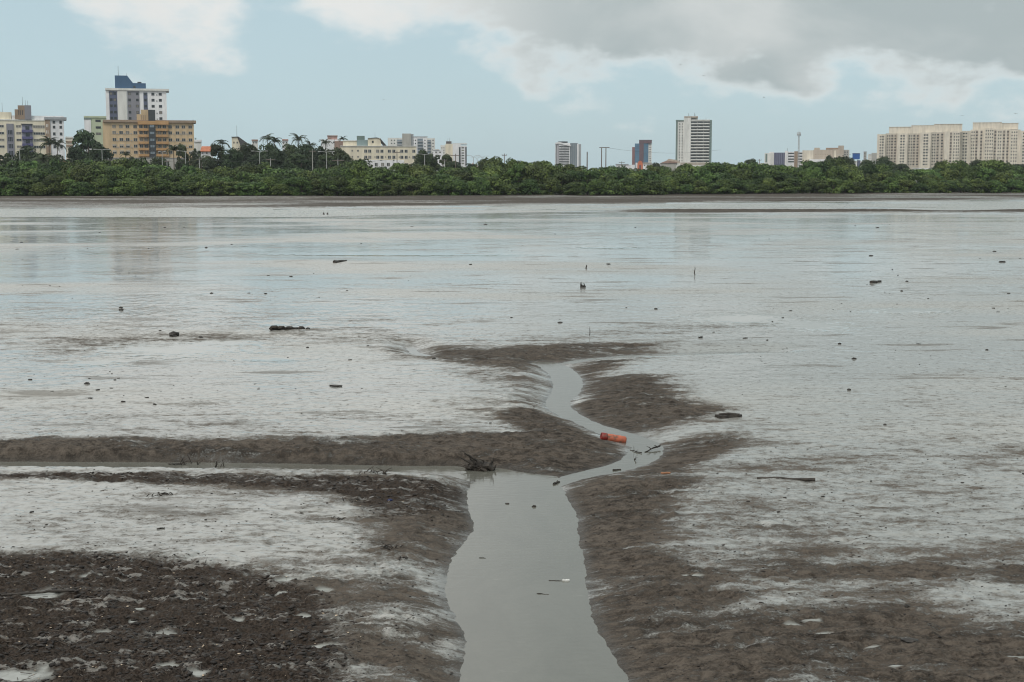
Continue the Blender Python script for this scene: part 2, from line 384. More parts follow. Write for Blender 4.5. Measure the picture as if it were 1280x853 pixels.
# how drained: the broad area plus uneven edges, plus stray raised patches out on the flat
v = g.math('MULTIPLY_ADD', g.math('SUBTRACT', n1, 0.5), 1.7, a_dark)
v = g.math('MULTIPLY_ADD', g.math('SUBTRACT', n2, 0.5), 1.1, v)
v = g.math('MULTIPLY_ADD', g.math('SUBTRACT', n6, 0.5), 1.3, v)
v = g.math('MULTIPLY_ADD', g.math('SUBTRACT', n3, 0.5), 0.7, v)
v = g.math('MULTIPLY_ADD', g.math('SUBTRACT', n4, 0.5), 0.8, v)
dr1 = g.step(v, 0.20, 0.88)
stray = g.math('MULTIPLY', g.step(n3, 0.565, 0.68), g.step(n1, 0.47, 0.60))
stray = g.math('MAXIMUM', stray, g.math('MULTIPLY', g.step(n6, 0.60, 0.70), 0.55))
n8 = g.noise(g.scale(flat, (0.5, 1.0, 0)), 13.0, 4, 0.6)
n7 = g.noise(g.scale(flat, (0.28, 1.0, 0)), 0.75, 5, 0.62)
stray = g.math('MAXIMUM', stray, g.math('MULTIPLY', g.step(n7, 0.585, 0.66), 0.75))
dr = g.math('MAXIMUM', dr1, g.math('MULTIPLY', stray, 0.7))
speck = g.math('MULTIPLY', g.step(n8, 0.585, 0.64), g.step(n2, 0.44, 0.58))          # crumbs and crab holes a few centimetres across
dr = g.math('MAXIMUM', dr, g.math('MULTIPLY', speck, 0.9))
fleck = g.math('MULTIPLY', g.math('MULTIPLY', g.step(n6, 0.51, 0.59), g.step(n2, 0.45, 0.56)), g.step(a_lit, 0.2, 0.7))   # wet gaps between the crumbs
dr = g.math('MULTIPLY', dr, g.math('MULTIPLY_ADD', fleck, -0.7, 1.0))
lt = g.step(g.math('MULTIPLY_ADD', g.math('SUBTRACT', n2, 0.5), 1.6, a_lit), 0.30, 0.75)
film = g.step(n5, 0.34, 0.53)                        # where a thin sheet of water still lies
film = g.math('MAXIMUM', film, a_pool)
wet_c = g.mix(film, (0.365, 0.350, 0.315), (0.272, 0.272, 0.254))
wet_c = g.mix(g.step(n2, 0.42, 0.68), wet_c, g.mix(0.55, wet_c, (0.10, 0.085, 0.068)))
dark_c = g.mix(g.step(g.math('MULTIPLY_ADD', g.math('SUBTRACT', n1, 0.5), 0.6, g.math('MULTIPLY_ADD', g.math('SUBTRACT', n4, 0.5), 0.5, n2)), 0.3, 0.7), (0.021, 0.0165, 0.013), (0.108, 0.089, 0.072))
lit_c = g.mix(g.step(n4, 0.35, 0.65), (0.015, 0.011, 0.0085), (0.054, 0.041, 0.032))
c = g.mix(dr, wet_c, dark_c); c = g.mix(g.math('MULTIPLY', lt, g.math('MULTIPLY_ADD', dr, 0.95, 0.05)), c, lit_c)
c = g.mix(g.math('MULTIPLY', speck, 0.55), c, (0.020, 0.016, 0.013))
a_damp = g.attr('damp'); c = g.mix(g.math('MULTIPLY', a_damp, 0.45), c, (0.035, 0.030, 0.024))
c = g.mix(a_pool, c, (0.27, 0.275, 0.255))
g.L.new(c, bs.inputs['Base Color'])
rw = g.math('MULTIPLY_ADD', film, -0.20, 0.27); rw = g.math('MULTIPLY_ADD', g.step(n2, 0.35, 0.75), 0.07, rw)
rg = g.math('ADD', g.math('MULTIPLY', rw, g.math('SUBTRACT', 1.0, dr)), g.math('MULTIPLY', dr, 0.74))
rg = g.math('MULTIPLY', rg, g.math('MULTIPLY_ADD', a_pool, -0.85, 1.0)); rg = g.math('MULTIPLY', rg, g.math('MULTIPLY_ADD', a_damp, -0.62, 1.0))
g.L.new(rg, bs.inputs['Roughness'])
bs.inputs['IOR'].default_value = 1.45
g.L.new(g.math('MULTIPLY_ADD', dr, -0.40, 0.5), bs.inputs['Specular IOR Level'])
bh = g.math('ADD', g.math('MULTIPLY', n2, 0.6), g.math('MULTIPLY', n4, 0.35))
bmp = g.n('ShaderNodeBump'); bmp.inputs['Distance'].default_value = 0.075
g.L.new(g.math('MULTIPLY', g.math('MULTIPLY_ADD', dr, 0.8, 0.012), g.math('SUBTRACT', 1.0, a_pool)), bmp.inputs['Strength'])
g.L.new(bh, bmp.inputs['Height']); g.L.new(bmp.outputs[0], bs.inputs['Normal'])
me.materials.append(mud)
tag(link('mudflat', me), 'wide grey tidal mudflat with dark drained banks along the creek', None, None, 'structure')

# --- turbid creek and river water
def water_mat(name, col, rough, ripple, rscale):
    m = bpy.data.materials.new(name); m.use_nodes = True; g = N(m.node_tree); b = m.node_tree.nodes['Principled BSDF']
    p = g.n('ShaderNodeNewGeometry').outputs['Position']
    f = g.noise(g.scale(p, (1.1, 0.45, 1)), 1.1, 6, 0.62, 1.2); f2 = g.noise(g.scale(p, (0.5, 1.6, 1)), 5.0, 4, 0.6)
    c = g.mix(g.step(f, 0.32, 0.68), tuple(x*0.94 for x in col), tuple(x*1.06 for x in col))
    c = g.mix(g.math('MULTIPLY', g.step(f2, 0.62, 0.72), g.math('MULTIPLY', g.step(f, 0.5, 0.62), 0.22)), c, tuple(x*1.9 for x in col))     # thin drifting silt and froth
    g.L.new(c, b.inputs['Base Color'])
    g.L.new(g.step(f, 0.35, 0.65, rough * 0.6, rough * 2.2), b.inputs['Roughness']); b.inputs['IOR'].default_value = 1.48
    bm = g.n('ShaderNodeBump'); bm.inputs['Strength'].default_value = ripple; bm.inputs['Distance'].default_value = 0.02
    g.L.new(g.math('ADD', g.noise(g.scale(p, (0.55, 1.3, 1)), rscale, 3, 0.5), g.math('MULTIPLY', g.noise(g.scale(p, (0.3, 1.5, 1)), rscale * 3.5, 2, 0.5), g.math('MULTIPLY', f, 0.5))), bm.inputs['Height']); g.L.new(bm.outputs[0], b.inputs['Normal'])
    return m
creek_m = water_mat('creek_water', (0.122, 0.120, 0.102), 0.06, 0.15, 7.0)
river_m = water_mat('river_water', (0.27, 0.275, 0.255), 0.26, 0.3, 1.5)
def sheet(name, pts, z, m, label):
    b = MB(); b.add([(x, y, z) for x, y in pts], [tuple(range(len(pts)))]); o = b.build(name, m)
    return tag(o, label, None, None, 'structure')
sheet('creek_water', [(-40, 10.5), (14, 10.5), (14, 45), (-40, 45)], WL, creek_m, 'shallow grey creek water winding between dark mud banks')
yr0, yr1 = ground(0, 275).y, ground(0, 248).y
sheet('river_water', [(-330, yr0), (420, yr0), (420, yr1 + 60), (-330, yr1)], WL - 0.005, river_m, 'strip of pale river water across the far side of the mudflat')
# ================================================================== BUILDINGS ACROSS THE RIVER
GZ0 = 1.6                                 # level of the land behind the mangroves
M = {k: mat(k, c, r, v, sc, 0.0, streak=True) for k, c, r, v, sc in [
  ('cream_wall', (0.70,0.63,0.49), .8, .13, .45), ('ochre_wall', (0.545,0.405,0.25), .8, .13, .45), ('ochre_dark', (0.46,0.27,0.125), .8, .12, .3),
  ('white_wall', (0.74,0.73,0.73), .7, .13, .45), ('pale_wall', (0.67,0.66,0.62), .8, .13, .45), ('grey_panel', (0.23,0.225,0.25), .7, .1, .4),
  ('lilac_panel', (0.25,0.245,0.31), .7, .1, .4), ('violet_paint', (0.095,0.09,0.20), .6, .1, .4), ('navy_paint', (0.095,0.11,0.17), .6, .1, .3), ('blue_paint', (0.05,0.11,0.20), .6, .08, .3),
  ('brown_panel', (0.30,0.22,0.16), .8, .1, .4), ('dark_panel', (0.045,0.05,0.055), .5, .15, .4), ('green_paint', (0.46,0.51,0.36), .8, .08, .3), ('roof_grey', (0.33,0.34,0.35), .8, .1, .3),
  ('roof_tile', (0.42,0.15,0.08), .85, .15, .8), ('dark_roof', (0.11,0.10,0.10), .85, .15, .6), ('concrete', (0.38,0.365,0.33), .9, .13, .45), ('rust_roof', (0.30,0.20,0.16), .85, .2, .5),
  ('green_grey', (0.16,0.215,0.195), .6, .1, .3), ('tank_grey', (0.24,0.31,0.31), .7, .1, .3), ('pink_wall', (0.47,0.30,0.26), .8, .1, .3), ('glass_blue', (0.085,0.19,0.29), .25, .1, .3),
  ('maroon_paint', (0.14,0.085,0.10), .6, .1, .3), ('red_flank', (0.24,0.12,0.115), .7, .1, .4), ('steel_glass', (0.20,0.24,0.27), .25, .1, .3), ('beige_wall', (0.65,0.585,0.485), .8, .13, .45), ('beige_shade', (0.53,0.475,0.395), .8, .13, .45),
  ('tan_wall', (0.43,0.365,0.30), .8, .13, .45), ('indigo_panel', (0.085,0.09,0.15), .5, .1, .3), ('sign_blue', (0.02,0.09,0.30), .5, .08, .3), ('window_frame', (0.45,0.44,0.41), .6, .1, 1.), ('window_glass', (0.035,0.04,0.045), .15, .2, .6),
  ('blind', (0.42,0.38,0.32), .7, .1, 1.), ('blind_shade', (0.20,0.185,0.16), .6, .2, 1.), ('metal_pole', (0.40,0.40,0.39), .6, .1, .5), ('dark_metal', (0.07,0.07,0.07), .6, .1, .5), ('wood_pole', (0.17,0.14,0.12), .9, .2, .5), ('orange_roof', (0.55,0.17,0.09), .7, .1, .5)]}

class Bld:
    """a building authored from photo columns/rows at its true distance D; local x right, y away, z up"""
    def __init__(s, name, label, D, px, cat='building', group=None, turn=0.95):
        s.D = D; s.x0 = at(px, 180, D).x; s.k = at(px + 1, 180, D).x - s.x0; s.px = px
        s.o = empty(name, (s.x0, D, GZ0), label, cat, group); th = turn * math.atan2(-s.x0, D); s.o.rotation_euler.z = th; s.k *= math.cos(th); s.wm = {}; s.nwin = {}
    def X(s, px): return (px - s.px) * s.k
    def Z(s, py): return 0.0 if py is None else at(s.px, py, s.D).z - GZ0
    def box(s, part, x0, yt, x1, yb, m, front=0.0, back=12.0, parent=None):
        b = MB(); b.box(s.X(x0), -front, s.Z(yb), s.X(x1), back, s.Z(yt)); return b.build(part, M[m], parent or s.o)
    def prism(s, part, pts, m, front=0.0, back=12.0):
        b = MB(); b.prism([(s.X(x), s.Z(y)) for x, y in pts], -front, back); return b.build(part, M[m], s.o)
    def grid(s, part, xs, ys, w, h, front=0.0, glass='window_glass', frame='window_frame', skip=0.0, panes=1):
        key = (part, w, h, glass, frame, panes)
        if key not in s.wm:
            W, Hh = w * s.k, h * s.k; t = min(0.12, W * .12); b = MB()
            b.box(-W/2, -.09, -Hh/2, -W/2+t, .02, Hh/2); b.box(W/2-t, -.09, -Hh/2, W/2, .02, Hh/2)
            b.box(-W/2+t, -.12, -Hh/2, W/2-t, .02, -Hh/2+t); b.box(-W/2+t, -.10, Hh/2-t, W/2-t, .02, Hh/2)
            b.box(-W/2+t, -.03, -Hh/2+t, W/2-t, .02, Hh/2-t, 1)
            for i in range(1, panes): x = -W/2 + W*i/panes; b.box(x-t/2, -.06, -Hh/2+t, x+t/2, -.03, Hh/2-t)
            me = bpy.data.meshes.new(part); me.from_pydata(b.v, [], b.f); me.materials.append(M[frame]); me.materials.append(M[glass])
            me.polygons.foreach_set('material_index', b.m); me.update(); s.wm[key] = me
        for x in xs:
            for y in ys:
                if glass == 'window_glass' and random.random() < .22:        # a drawn blind behind the pane
                    k2 = key + ('blind',)
                    if k2 not in s.wm: m2 = s.wm[key].copy(); m2.materials[1] = M['blind_shade']; s.wm[k2] = m2
                    link(part, s.wm[k2], s.o, (s.X(x), -front, s.Z(y))); continue
                link(part, s.wm[key], s.o, (s.X(x), -front, s.Z(y)))
    def merged(s, part, xs, ys, w, h, front=0.0, m='window_glass'):
        for x in xs:
            for y in ys: s.box(part, x-w/2, y-h/2, x+w/2, y+h/2, m, front+.05, -front+.02)
    def antenna(s, px, yt, yb, r=0.10, y=3.0):
        b = MB(); b.tube([(s.X(px), y, s.Z(yb)), (s.X(px), y, s.Z(yt))], [r, r*.6], 5); b.build('antenna', M['dark_metal'], s.o)
def lin(a, b, n): return [a + (b - a) * i / (n - 1) for i in range(n)]

# --- cream block with violet balconies, far left
B = Bld('apartment_block', 'cream apartment block with violet balconies and a brown stair tower, farthest left', 640, 30, turn=0.95)
B.box('wall', -70, 151, 57.5, None, 'cream_wall'); B.box('parapet', -70, 149.6, 58, 151, 'pale_wall', .25, 12)
B.box('penthouse', -60, 140.5, 15.5, 149.6, 'cream_wall', -1, 9); B.box('roof_slab', 16, 144.5, 33.2, 149.6, 'white_wall', -1.2, 9)
B.box('stair_tower', 24, 132.0, 32.5, 149.6, 'brown_panel', .4, 6); B.box('stair_tower', 32.4, 131.8, 40.4, 149.6, 'grey_panel', .6, 7); B.box('stair_tower', 20, 137, 24.1, 149.6, 'brown_panel', .1, 6)
for x in (24.6, 26.5, 29.2): B.box('vent_slit', x, 138, x+.8, 144, 'dark_panel', .46, 0.2)
B.box('attic', 40.3, 144.6, 81, 149.6, 'white_wall', -.8, 11)
B.box('stairwell_panel', 9, 155, 18, None, 'grey_panel', .35, .6); B.grid('stairwell_window', [13.5], [165.8,174.4,183,191.5], 6.2, 6.4, .35, 'window_glass', 'lilac_panel', 0, 3)
B.box('balcony_shaft', 28, 155.4, 41, None, 'lilac_panel', .15, .6); B.box('shaft_cap', 27.5, 154.9, 41.6, 156, 'dark_panel', .7, .1)
for y in (162.5,171,179.6,188.2): B.box('balcony', 27.8, y, 41.4, y+3.2, 'violet_paint', 1.2, .0); B.box('balcony_door', 32.5, y-4.6, 37.5, y-.1, 'window_glass', .2, 0)
B.grid('window', [2.7,-12,-26,-40], [158.2,166.8,175.2,183.6], 6.4, 3.2, 0, 'window_glass', 'window_frame', 0, 2)
B.grid('window', [24], [158.2,166.8,175.2,183.6], 6.4, 3.2, 0, 'window_glass', 'window_frame', 0, 2)
B.grid('strip_window', [49.5], [158.4,167,175.4,183.8], 14.5, 3.6, 0, 'window_glass', 'window_frame', 0, 5)
B.box('side_panel', 57.4, 149.4, 63.6, None, 'brown_panel', .5, 11); B.box('wing_wall', 63.6, 149.4, 80.8, None, 'white_wall', .2, 11)
B.box('roof_overhang', 56.5, 146.2, 84.5, 149.4, 'roof_grey', .9, 12.5)
B.grid('window', [68.3,76.8], [152.6,158.8,167.2,175,183.5], 3.6, 4.2, .2)
for x in (58.8,60.6):
    for y in (157,165,173,181): B.merged('vent_slit', [x], [y], .8, 4, .5, 'pale_wall')
for x, y in ((4.6,128.5),(30,121),(33.5,125),(36.5,125.5)): B.antenna(x, y, 141 if x < 10 else 132.4, .08, 2)

# --- white tower with the stepped blue roof
B = Bld('apartment_tower', 'white apartment tower with a sloping blue roof house, behind the ochre block', 720, 172, turn=0.95)
B.box('wall', 134.3, 112.5, 209.8, None, 'white_wall', 0, 16); B.box('roof_overhang', 134, 110.9, 213.2, 113.4, 'pale_wall', .8, 17)
B.prism('roof_house', [(146.2,110.9),(146.2,94.8),(161.5,94.8),(168.5,104),(184.3,104),(184.3,110.9)], 'blue_paint', -.6, 9)
B.box('roof_door', 168.8, 107.4, 171.5, 110.9, 'dark_panel', -.5, 1)
B.box('recess_panel', 138.6, 114.7, 148.4, 152, 'navy_paint', .12, .5); B.box('recess_panel', 161.3, 114.2, 176, 152, 'grey_panel', .12, .5); B.box('recess_panel', 181, 115.7, 186, 152, 'navy_paint', .12, .5)
B.box('pier', 149.2, 112.9, 160.2, None, 'pale_wall', .5, .5)
ys = [117.6,125.2,132.8,140.6,148.2]
B.grid('window', [141,145.6], ys, 3.4, 3.4, .13, 'window_glass', 'dark_panel'); B.grid('window', [163.7,173.3], ys, 3.2, 3.2, .13, 'window_glass', 'dark_panel')
B.grid('window', [183.4], ys, 3.2, 3.4, .13, 'window_glass', 'dark_panel'); B.grid('window', [192.8,202], ys, 3.9, 3.6, 0, 'window_glass', 'grey_panel')
for y in (118.6,126.2,141.6,149): B.merged('air_conditioner', [197.5], [y], 1.6, 1.5, .1, 'roof_grey')
B.antenna(150.5, 82, 95, .11); B.antenna(160.6, 91.3, 95, .05)
b = MB(); b.box(B.X(174), 2, B.Z(104), B.X(179), 4, B.Z(102.2)); b.build('water_tank', M['dark_panel'], B.o)

# --- ochre block in front of it
B = Bld('apartment_block', 'ochre apartment block with orange balconies round a dark stair shaft', 660, 187, turn=0.95)
B.box('wall', 129.6, 153.2, 243, None, 'ochre_wall', 0, 13); B.box('roof_slab', 130.2, 150.4, 246.0, 153.4, 'brown_panel', 1.0, 14); B.box('cornice', 173, 151.5, 211.5, 156, 'ochre_dark', 1.5, .5)
B.box('roof_house', 171.9, 143, 177.6, 150.5, 'ochre_wall', -.4, 7); B.box('roof_house', 177.4, 137.4, 186.6, 150.5, 'ochre_wall', -.2, 7)
for x in (177.2,179.6,182.0): B.box('vent_slit', x, 144, x+.8, 150, 'brown_panel', -.1, .5)
B.box('stair_tower', 186.4, 137.6, 194.9, None, 'dark_panel', 1.3, 7)
B.grid('stair_window', [190.6], [158,166.5,175,183,191.2], 6.0, 3.8, 1.3, 'steel_glass', 'dark_panel', 0, 2)
ys = [158.6,166.2,174.9,183,190.6]
for (x0, x1) in ((173.3,186.2),(195.1,210.8)):
    for i, y in enumerate(ys):
        B.box('balcony', x0, y+2.3, x1, y+5.2, 'ochre_dark', 1.3, .0)
        xm = (x0+x1)/2; B.grid('balcony_door', [xm-3, xm+3], [y], 4.6, 4.3, .02, 'window_glass', 'blind', 0, 2)
for xs in ([143.6,152.1,160,169.6],[213.2,222.2,229.9,238.4]): B.grid('window', xs, ys, 4.8, 4.2, .01, 'window_glass', 'blind', 0, 2)
for xs in ([143.2,152.6,160.4],[222.6,230.4,238]):
    for y in (181.7,189.3): B.merged('blind', xs, [y], 4.6, 1.9, .12, 'blind')
for x in (147.6,156,164.5,217.6,226.3,234.2):
    for y in (167.5,176.2,184.3): B.merged('air_conditioner', [x], [y], 1.6, 1.2, .3, 'roof_grey')
B.antenna(242.4, 149, 150.6, .15)

# --- pale green block between the two
B = Bld('apartment_block', 'small pale green block between the round dark tree and the ochre block', 760, 120, turn=0.95)
B.box('wall', 114.5, 147.3, 136, None, 'green_paint'); B.box('wall', 106.3, 149.6, 114.6, None, 'white_wall', .3, 11); B.box('roof_slab', 106, 145.3, 136, 147.4, 'green_paint', .5, 12); B.box('parapet', 106, 147.4, 114.8, 149.7, 'green_grey', .45, 11.5)
B.grid('window', [123.5], [151.2,159.5,167.3], 6.5, 2.8, 0, 'window_glass', 'dark_panel', 0, 3); B.grid('window', [131.5], [151.2,159.5,167.3], 3, 2.6, 0)
# --- little tower behind the palms
B = Bld('apartment_building', 'tiny beige building behind the trees right of the cream block', 900, 87)
B.box('wall', 82, 172.5, 91.5, None, 'beige_wall'); B.box('roof_slab', 81.8, 171, 91.8, 172.6, 'pale_wall', .5, 12.5); B.box('balcony_band', 82.6, 176.5, 90.8, 178.6, 'brown_panel', .6, .2); B.box('balcony_band', 82.6, 181.5, 90.8, 183.5, 'brown_panel', .6, .2)

# --- houses among the trees
def house(x0, x1, ye, yr, D, m, label, roof='roof_tile', wins=True):
    B = Bld('house', label, D, (x0+x1)/2)
    B.box('wall', x0+.6, ye, x1-.6, None, m, 0, 8)
    b = MB(); ze, zr = B.Z(ye), B.Z(yr); X0, X1 = B.X(x0), B.X(x1); d = .12*(X1-X0)
    b.add([(X0,-.7,ze),(X1,-.7,ze),(X1,8.7,ze),(X0,8.7,ze),(X0+d,4,zr),(X1-d,4,zr),(X0,-.7,ze-.25),(X1,-.7,ze-.25),(X1,8.7,ze-.25),(X0,8.7,ze-.25)],
          [(0,1,5,4),(1,2,5),(2,3,4,5),(3,0,4),(6,9,8,7),(0,6,7,1),(1,7,8,2),(2,8,9,3),(3,9,6,0)])
    b.build('roof', M[roof], B.o)
    if wins: B.grid('window', lin(x0+3, x1-3, 3), [ye+2.6], 1.8, 1.8)
    return B
house(250, 266.5, 189, 182.8, 560, 'white_wall', 'white house with a red tiled roof right of the ochre block')
house(74, 83, 202.4, 199.6, 470, 'pink_wall', 'small house with an orange roof among the palms by the cream block', 'orange_roof', False)
B = Bld('building', 'white low building with a flat roof just right of the ochre block', 720, 249)
B.box('wall', 243, 177.5, 251.5, None, 'pale_wall'); B.box('roof_slab', 242.6, 175, 252, 177.5, 'white_wall', .5, 12.5); B.box('roof_tank', 243.5, 172.4, 245.5, 175, 'tank_grey', -1, 3)
B = Bld('house', 'unplastered concrete house with a steep dark roof and a tall aerial', 560, 300)
B.prism('wall', [(289.8,None),(289.8,172.4),(297,172),(301.8,186),(301.8,None)], 'cream_wall', 0, 9)
b = MB(); X, Z = B.X, B.Z
b.add([(X(289.2),-.5,Z(171.3)),(X(298.2),-.5,Z(171.0)),(X(309.5),3,Z(179)),(X(306),9,Z(186)),(X(289.2),9,Z(171.3)),(X(298.2),-.5,Z(172.2)),(X(302),-.3,Z(187)),(X(309.5),3,Z(187))],
      [(0,1,4),(1,2,3,4),(1,5,6,7,2),(0,4,3,2,7,6,5,1)]); b.build('roof', M['dark_roof'], B.o)
B.box('side_wall', 301.8, 182, 308.6, None, 'concrete', -.2, 8)
B.merged('window', [292.5,296.5], [178.5], 1.4, 2.2, .02); B.antenna(296.3, 157, 171.4, .07, 1)
for x, y, D, m, rf, lb in ((318.5,176.2,640,'pale_wall','rust_roof','small pale roof house with a rust cap poking out of the trees'),(356.5,175.8,700,'white_wall','pink_wall','small white roof house between the two groups of palms')):
    B = Bld('building', lb, D, x); B.box('wall', x-3.6, y, x+3.6, None, m); B.box('roof_slab', x-3.9, y-1.6, x+3.9, y, rf, .5, 12.5); B.merged('window', [x-1.6,x+1.6], [y+2.6], 1.2, 1.5)

# --- long cream building in the middle left
B = Bld('school_building', 'long cream three storey building with a white lower wall and dark gabled roof house', 560, 473, turn=0.95)
B.box('wall', 425.5, 183.2, 520.6, None, 'cream_wall', 0, 14); B.box('parapet', 425, 182.4, 521, 183.3, 'pale_wall', .3, 14.4)
B.prism('lower_wall', [(452,None),(452,200),(505,200.4),(505,None)], 'white_wall', .25, .5)
B.box('upper_room', 428.8, 176.4, 446.2, 182.5, 'cream_wall', -1.5, 9); B.box('roof_slab', 428.4, 175.6, 446.2, 176.5, 'pale_wall', -1.2, 9.5)
B.box('tank_house', 446, 175, 459.6, 182.5, 'tank_grey', -1.2, 8); B.box('water_tank', 446, 170, 455.8, 175, 'green_grey', -1.4, 5)
B.prism('gable_wall', [(459.8,182.5),(459.8,173.2),(475,172.8),(477,182.5)], 'cream_wall', -.8, 8)
b = MB(); X, Z = B.X, B.Z; b.add([(X(459.4),.4,Z(172.9)),(X(471),.4,Z(172.0)),(X(475.4),.5,Z(174.0)),(X(478.3),.5,Z(182.5)),(X(483.6),4,Z(182.5)),(X(475.4),9,Z(172.2)),(X(459.4),9,Z(172.2))],
      [(0,1,5,6),(1,2,3,4,5),(0,6,5,4,3,2,1)]); b.build('roof', M['dark_roof'], B.o)
B.merged('window', [466], [177.5], 2.0, 2.6, -.75)
for y in (189.2,196.8):
    B.grid('window', [457,462,472,477.3,486.6,492.2,502.2,507.6,517.2], [y], 4.0, 4.2, 0, 'window_glass', 'window_frame', 0, 2)
    B.grid('small_window', [440.3,447.4], [y-.6], 2.0, 2.4, 0)
B.grid('window', [470,478,485.2,493.2], [205.8], 3.9, 4.4, .25, 'window_glass', 'window_frame', 0, 2); B.grid('window', [508,516], [205.8], 4.4, 3.4, 0)
B.merged('air_conditioner', [468.5,481.8,499,511.8], [196.5], 1.2, 1.2, .25, 'dark_panel'); B.merged('air_conditioner', [476,492], [200.6], 1.6, 1.2, .3, 'dark_panel')
B.antenna(468.8, 165.5, 172.2, .05); B.antenna(418, 0+172, 182, .05)
# --- small blocks behind it on its left
B = Bld('building', 'white block with a pink water tank left of the long cream building', 820, 413)
B.box('wall', 401.5, 174.6, 425.8, None, 'white_wall'); B.box('water_tank', 409.5, 170.6, 421.8, 174.7, 'pink_wall', -1, 6); B.box('tank_roof', 409, 169.4, 422.2, 170.7, 'rust_roof', -.6, 6.5)
B.grid('window', [404.5,411,418], [178], 3.6, 2.0, 0); B.box('annex', 418, 176.6, 430, None, 'rust_roof', .6, 8)
# --- white towers behind
B = Bld('apartment_tower', 'white high-rise slabs stepping down behind the long cream building', 1050, 514)
B.box('wall', 484.8, 172.6, 503, None, 'pale_wall', 0, 16); B.box('core_tower', 502.8, 167.2, 514, None, 'concrete', .8, 10); B.box('core_side', 513.9, 167.8, 517, None, 'roof_grey', .2, 10)
B.box('wall', 514, 171.4, 534.4, None, 'white_wall', .1, 15); B.box('wall', 533.6, 173, 543.8, None, 'pale_wall', .5, 15); B.box('roof_edge', 514, 170.8, 534.6, 171.5, 'roof_grey', .4, 15.4)
B.box('balcony_column', 496.5, 174.8, 503, 200, 'steel_glass', .2, .1); B.box('balcony_column', 521.8, 173.4, 528.6, 205, 'steel_glass', .4, .1); B.box('balcony_column', 534.2, 175, 538.6, 205, 'steel_glass', .7, .1)
ys = lin(175.6, 195, 6)
for x0, x1, f in ((496.5,503,.9),(521.8,528.6,1.2),(534.2,538.6,1.4)):
    for y in ys: B.box('balcony', x0, y+.6, x1, y+2.0, 'roof_grey', f, 0)
B.grid('window', [489.5,493.2], ys, 1.5, 1.6, 0); B.grid('window', [516.6,519.4], ys, 1.5, 1.7, .1); B.grid('window', [531.2], ys, 1.5, 1.7, .1); B.grid('window', [541.3], ys, 1.6, 1.7, .5)
B = Bld('apartment_tower', 'cream and white tower with a dark roof tank, right of the white slabs', 1000, 567)
B.box('wall', 550.6, 181.8, 557, None, 'pale_wall', 0, 14); B.box('wall', 556.8, 180, 566, None, 'cream_wall', .6, 14); B.box('wall', 565.8, 180.3, 576, None, 'white_wall', .9, 14); B.box('wall', 575.8, 182.2, 583.4, None, 'white_wall', .3, 14)
B.box('roof_tank', 557.6, 176.8, 564.4, 180, 'dark_roof', -1, 5); B.box('roof_slab', 565.8, 179.4, 583.6, 180.4, 'pale_wall', .9, 13)
B.box('dark_column', 573.6, 184, 575.6, 206, 'dark_panel', 1.0, .1); B.box('dark_column', 581.6, 184, 583.2, 206, 'dark_panel', .5, .1)
B.grid('window', [578.6], lin(185, 204.5, 7), 3.4, 1.5, .3); B.grid('window', [552.3,554.8], lin(185, 204, 7), 1.2, 1.4, 0)
B.antenna(559, 173, 177, .08); B.antenna(561.7, 172.2, 177, .08)
B = Bld('building', 'low white house block in the gap between the two white towers', 760, 547)
B.box('wall', 541.5, 187.6, 553.5, None, 'white_wall'); B.box('roof_slab', 541, 186.6, 549, 187.7, 'pale_wall', .4, 12.4); B.grid('window', [545,550], [190.5,195], 2.2, 1.8, 0)
B = Bld('house', 'small pink house with a pale gable under the triple street lamps', 620, 592)
B.prism('wall', [(587,None),(587,207.4),(591,203.6),(594.5,207),(597.5,207),(597.5,None)], 'pink_wall', 0, 7); B.box('roof_edge', 586.6, 208.2, 598, 209.2, 'pale_wall', .5, .1)
B = Bld('house', 'low pale house roof half hidden right of the triple street lamps', 640, 617)
B.box('wall', 611, 205.2, 623, None, 'pink_wall', 0, 7); B.box('roof_slab', 610.6, 204.2, 623.4, 205.3, 'pale_wall', .5, 7.5)

# --- office tower with louvres
B = Bld('office_tower', 'white office tower with louvred front and grey glass side, standing alone mid picture', 1300, 710)
B.box('wall', 694.2, 179.2, 712.6, None, 'white_wall', 0, 20); B.box('glass_wall', 712.4, 179, 722.3, None, 'steel_glass', -.8, 18); B.box('end_wall', 722.2, 180.4, 726.4, None, 'roof_grey', -.4, 18); B.box('pier', 721.4, 179.8, 723.4, None, 'white_wall', .2, 2)
B.prism('roof_fascia', [(694,180.2),(694,179),(698.6,177.6),(713.4,181.3),(713.4,183.2),(699,179.8)], 'white_wall', .9, 16); B.box('roof_house', 697.8, 176.9, 709.5, 178.8, 'dark_panel', -2, 8)
B.box('edge_glass', 694.6, 181, 695.8, None, 'dark_panel', .1, .1); B.box('edge_glass', 696.8, 181, 698.3, None, 'grey_panel', .1, .1)
for y in lin(183.2, 206, 12): B.box('louvre', 698.8, y-.55, 711.6, y+.45, 'dark_panel', .25, .05)
for x in (714.6,717,719.4): B.box('mullion', x, 179.6, x+.35, None, 'roof_grey', -.55, .9)
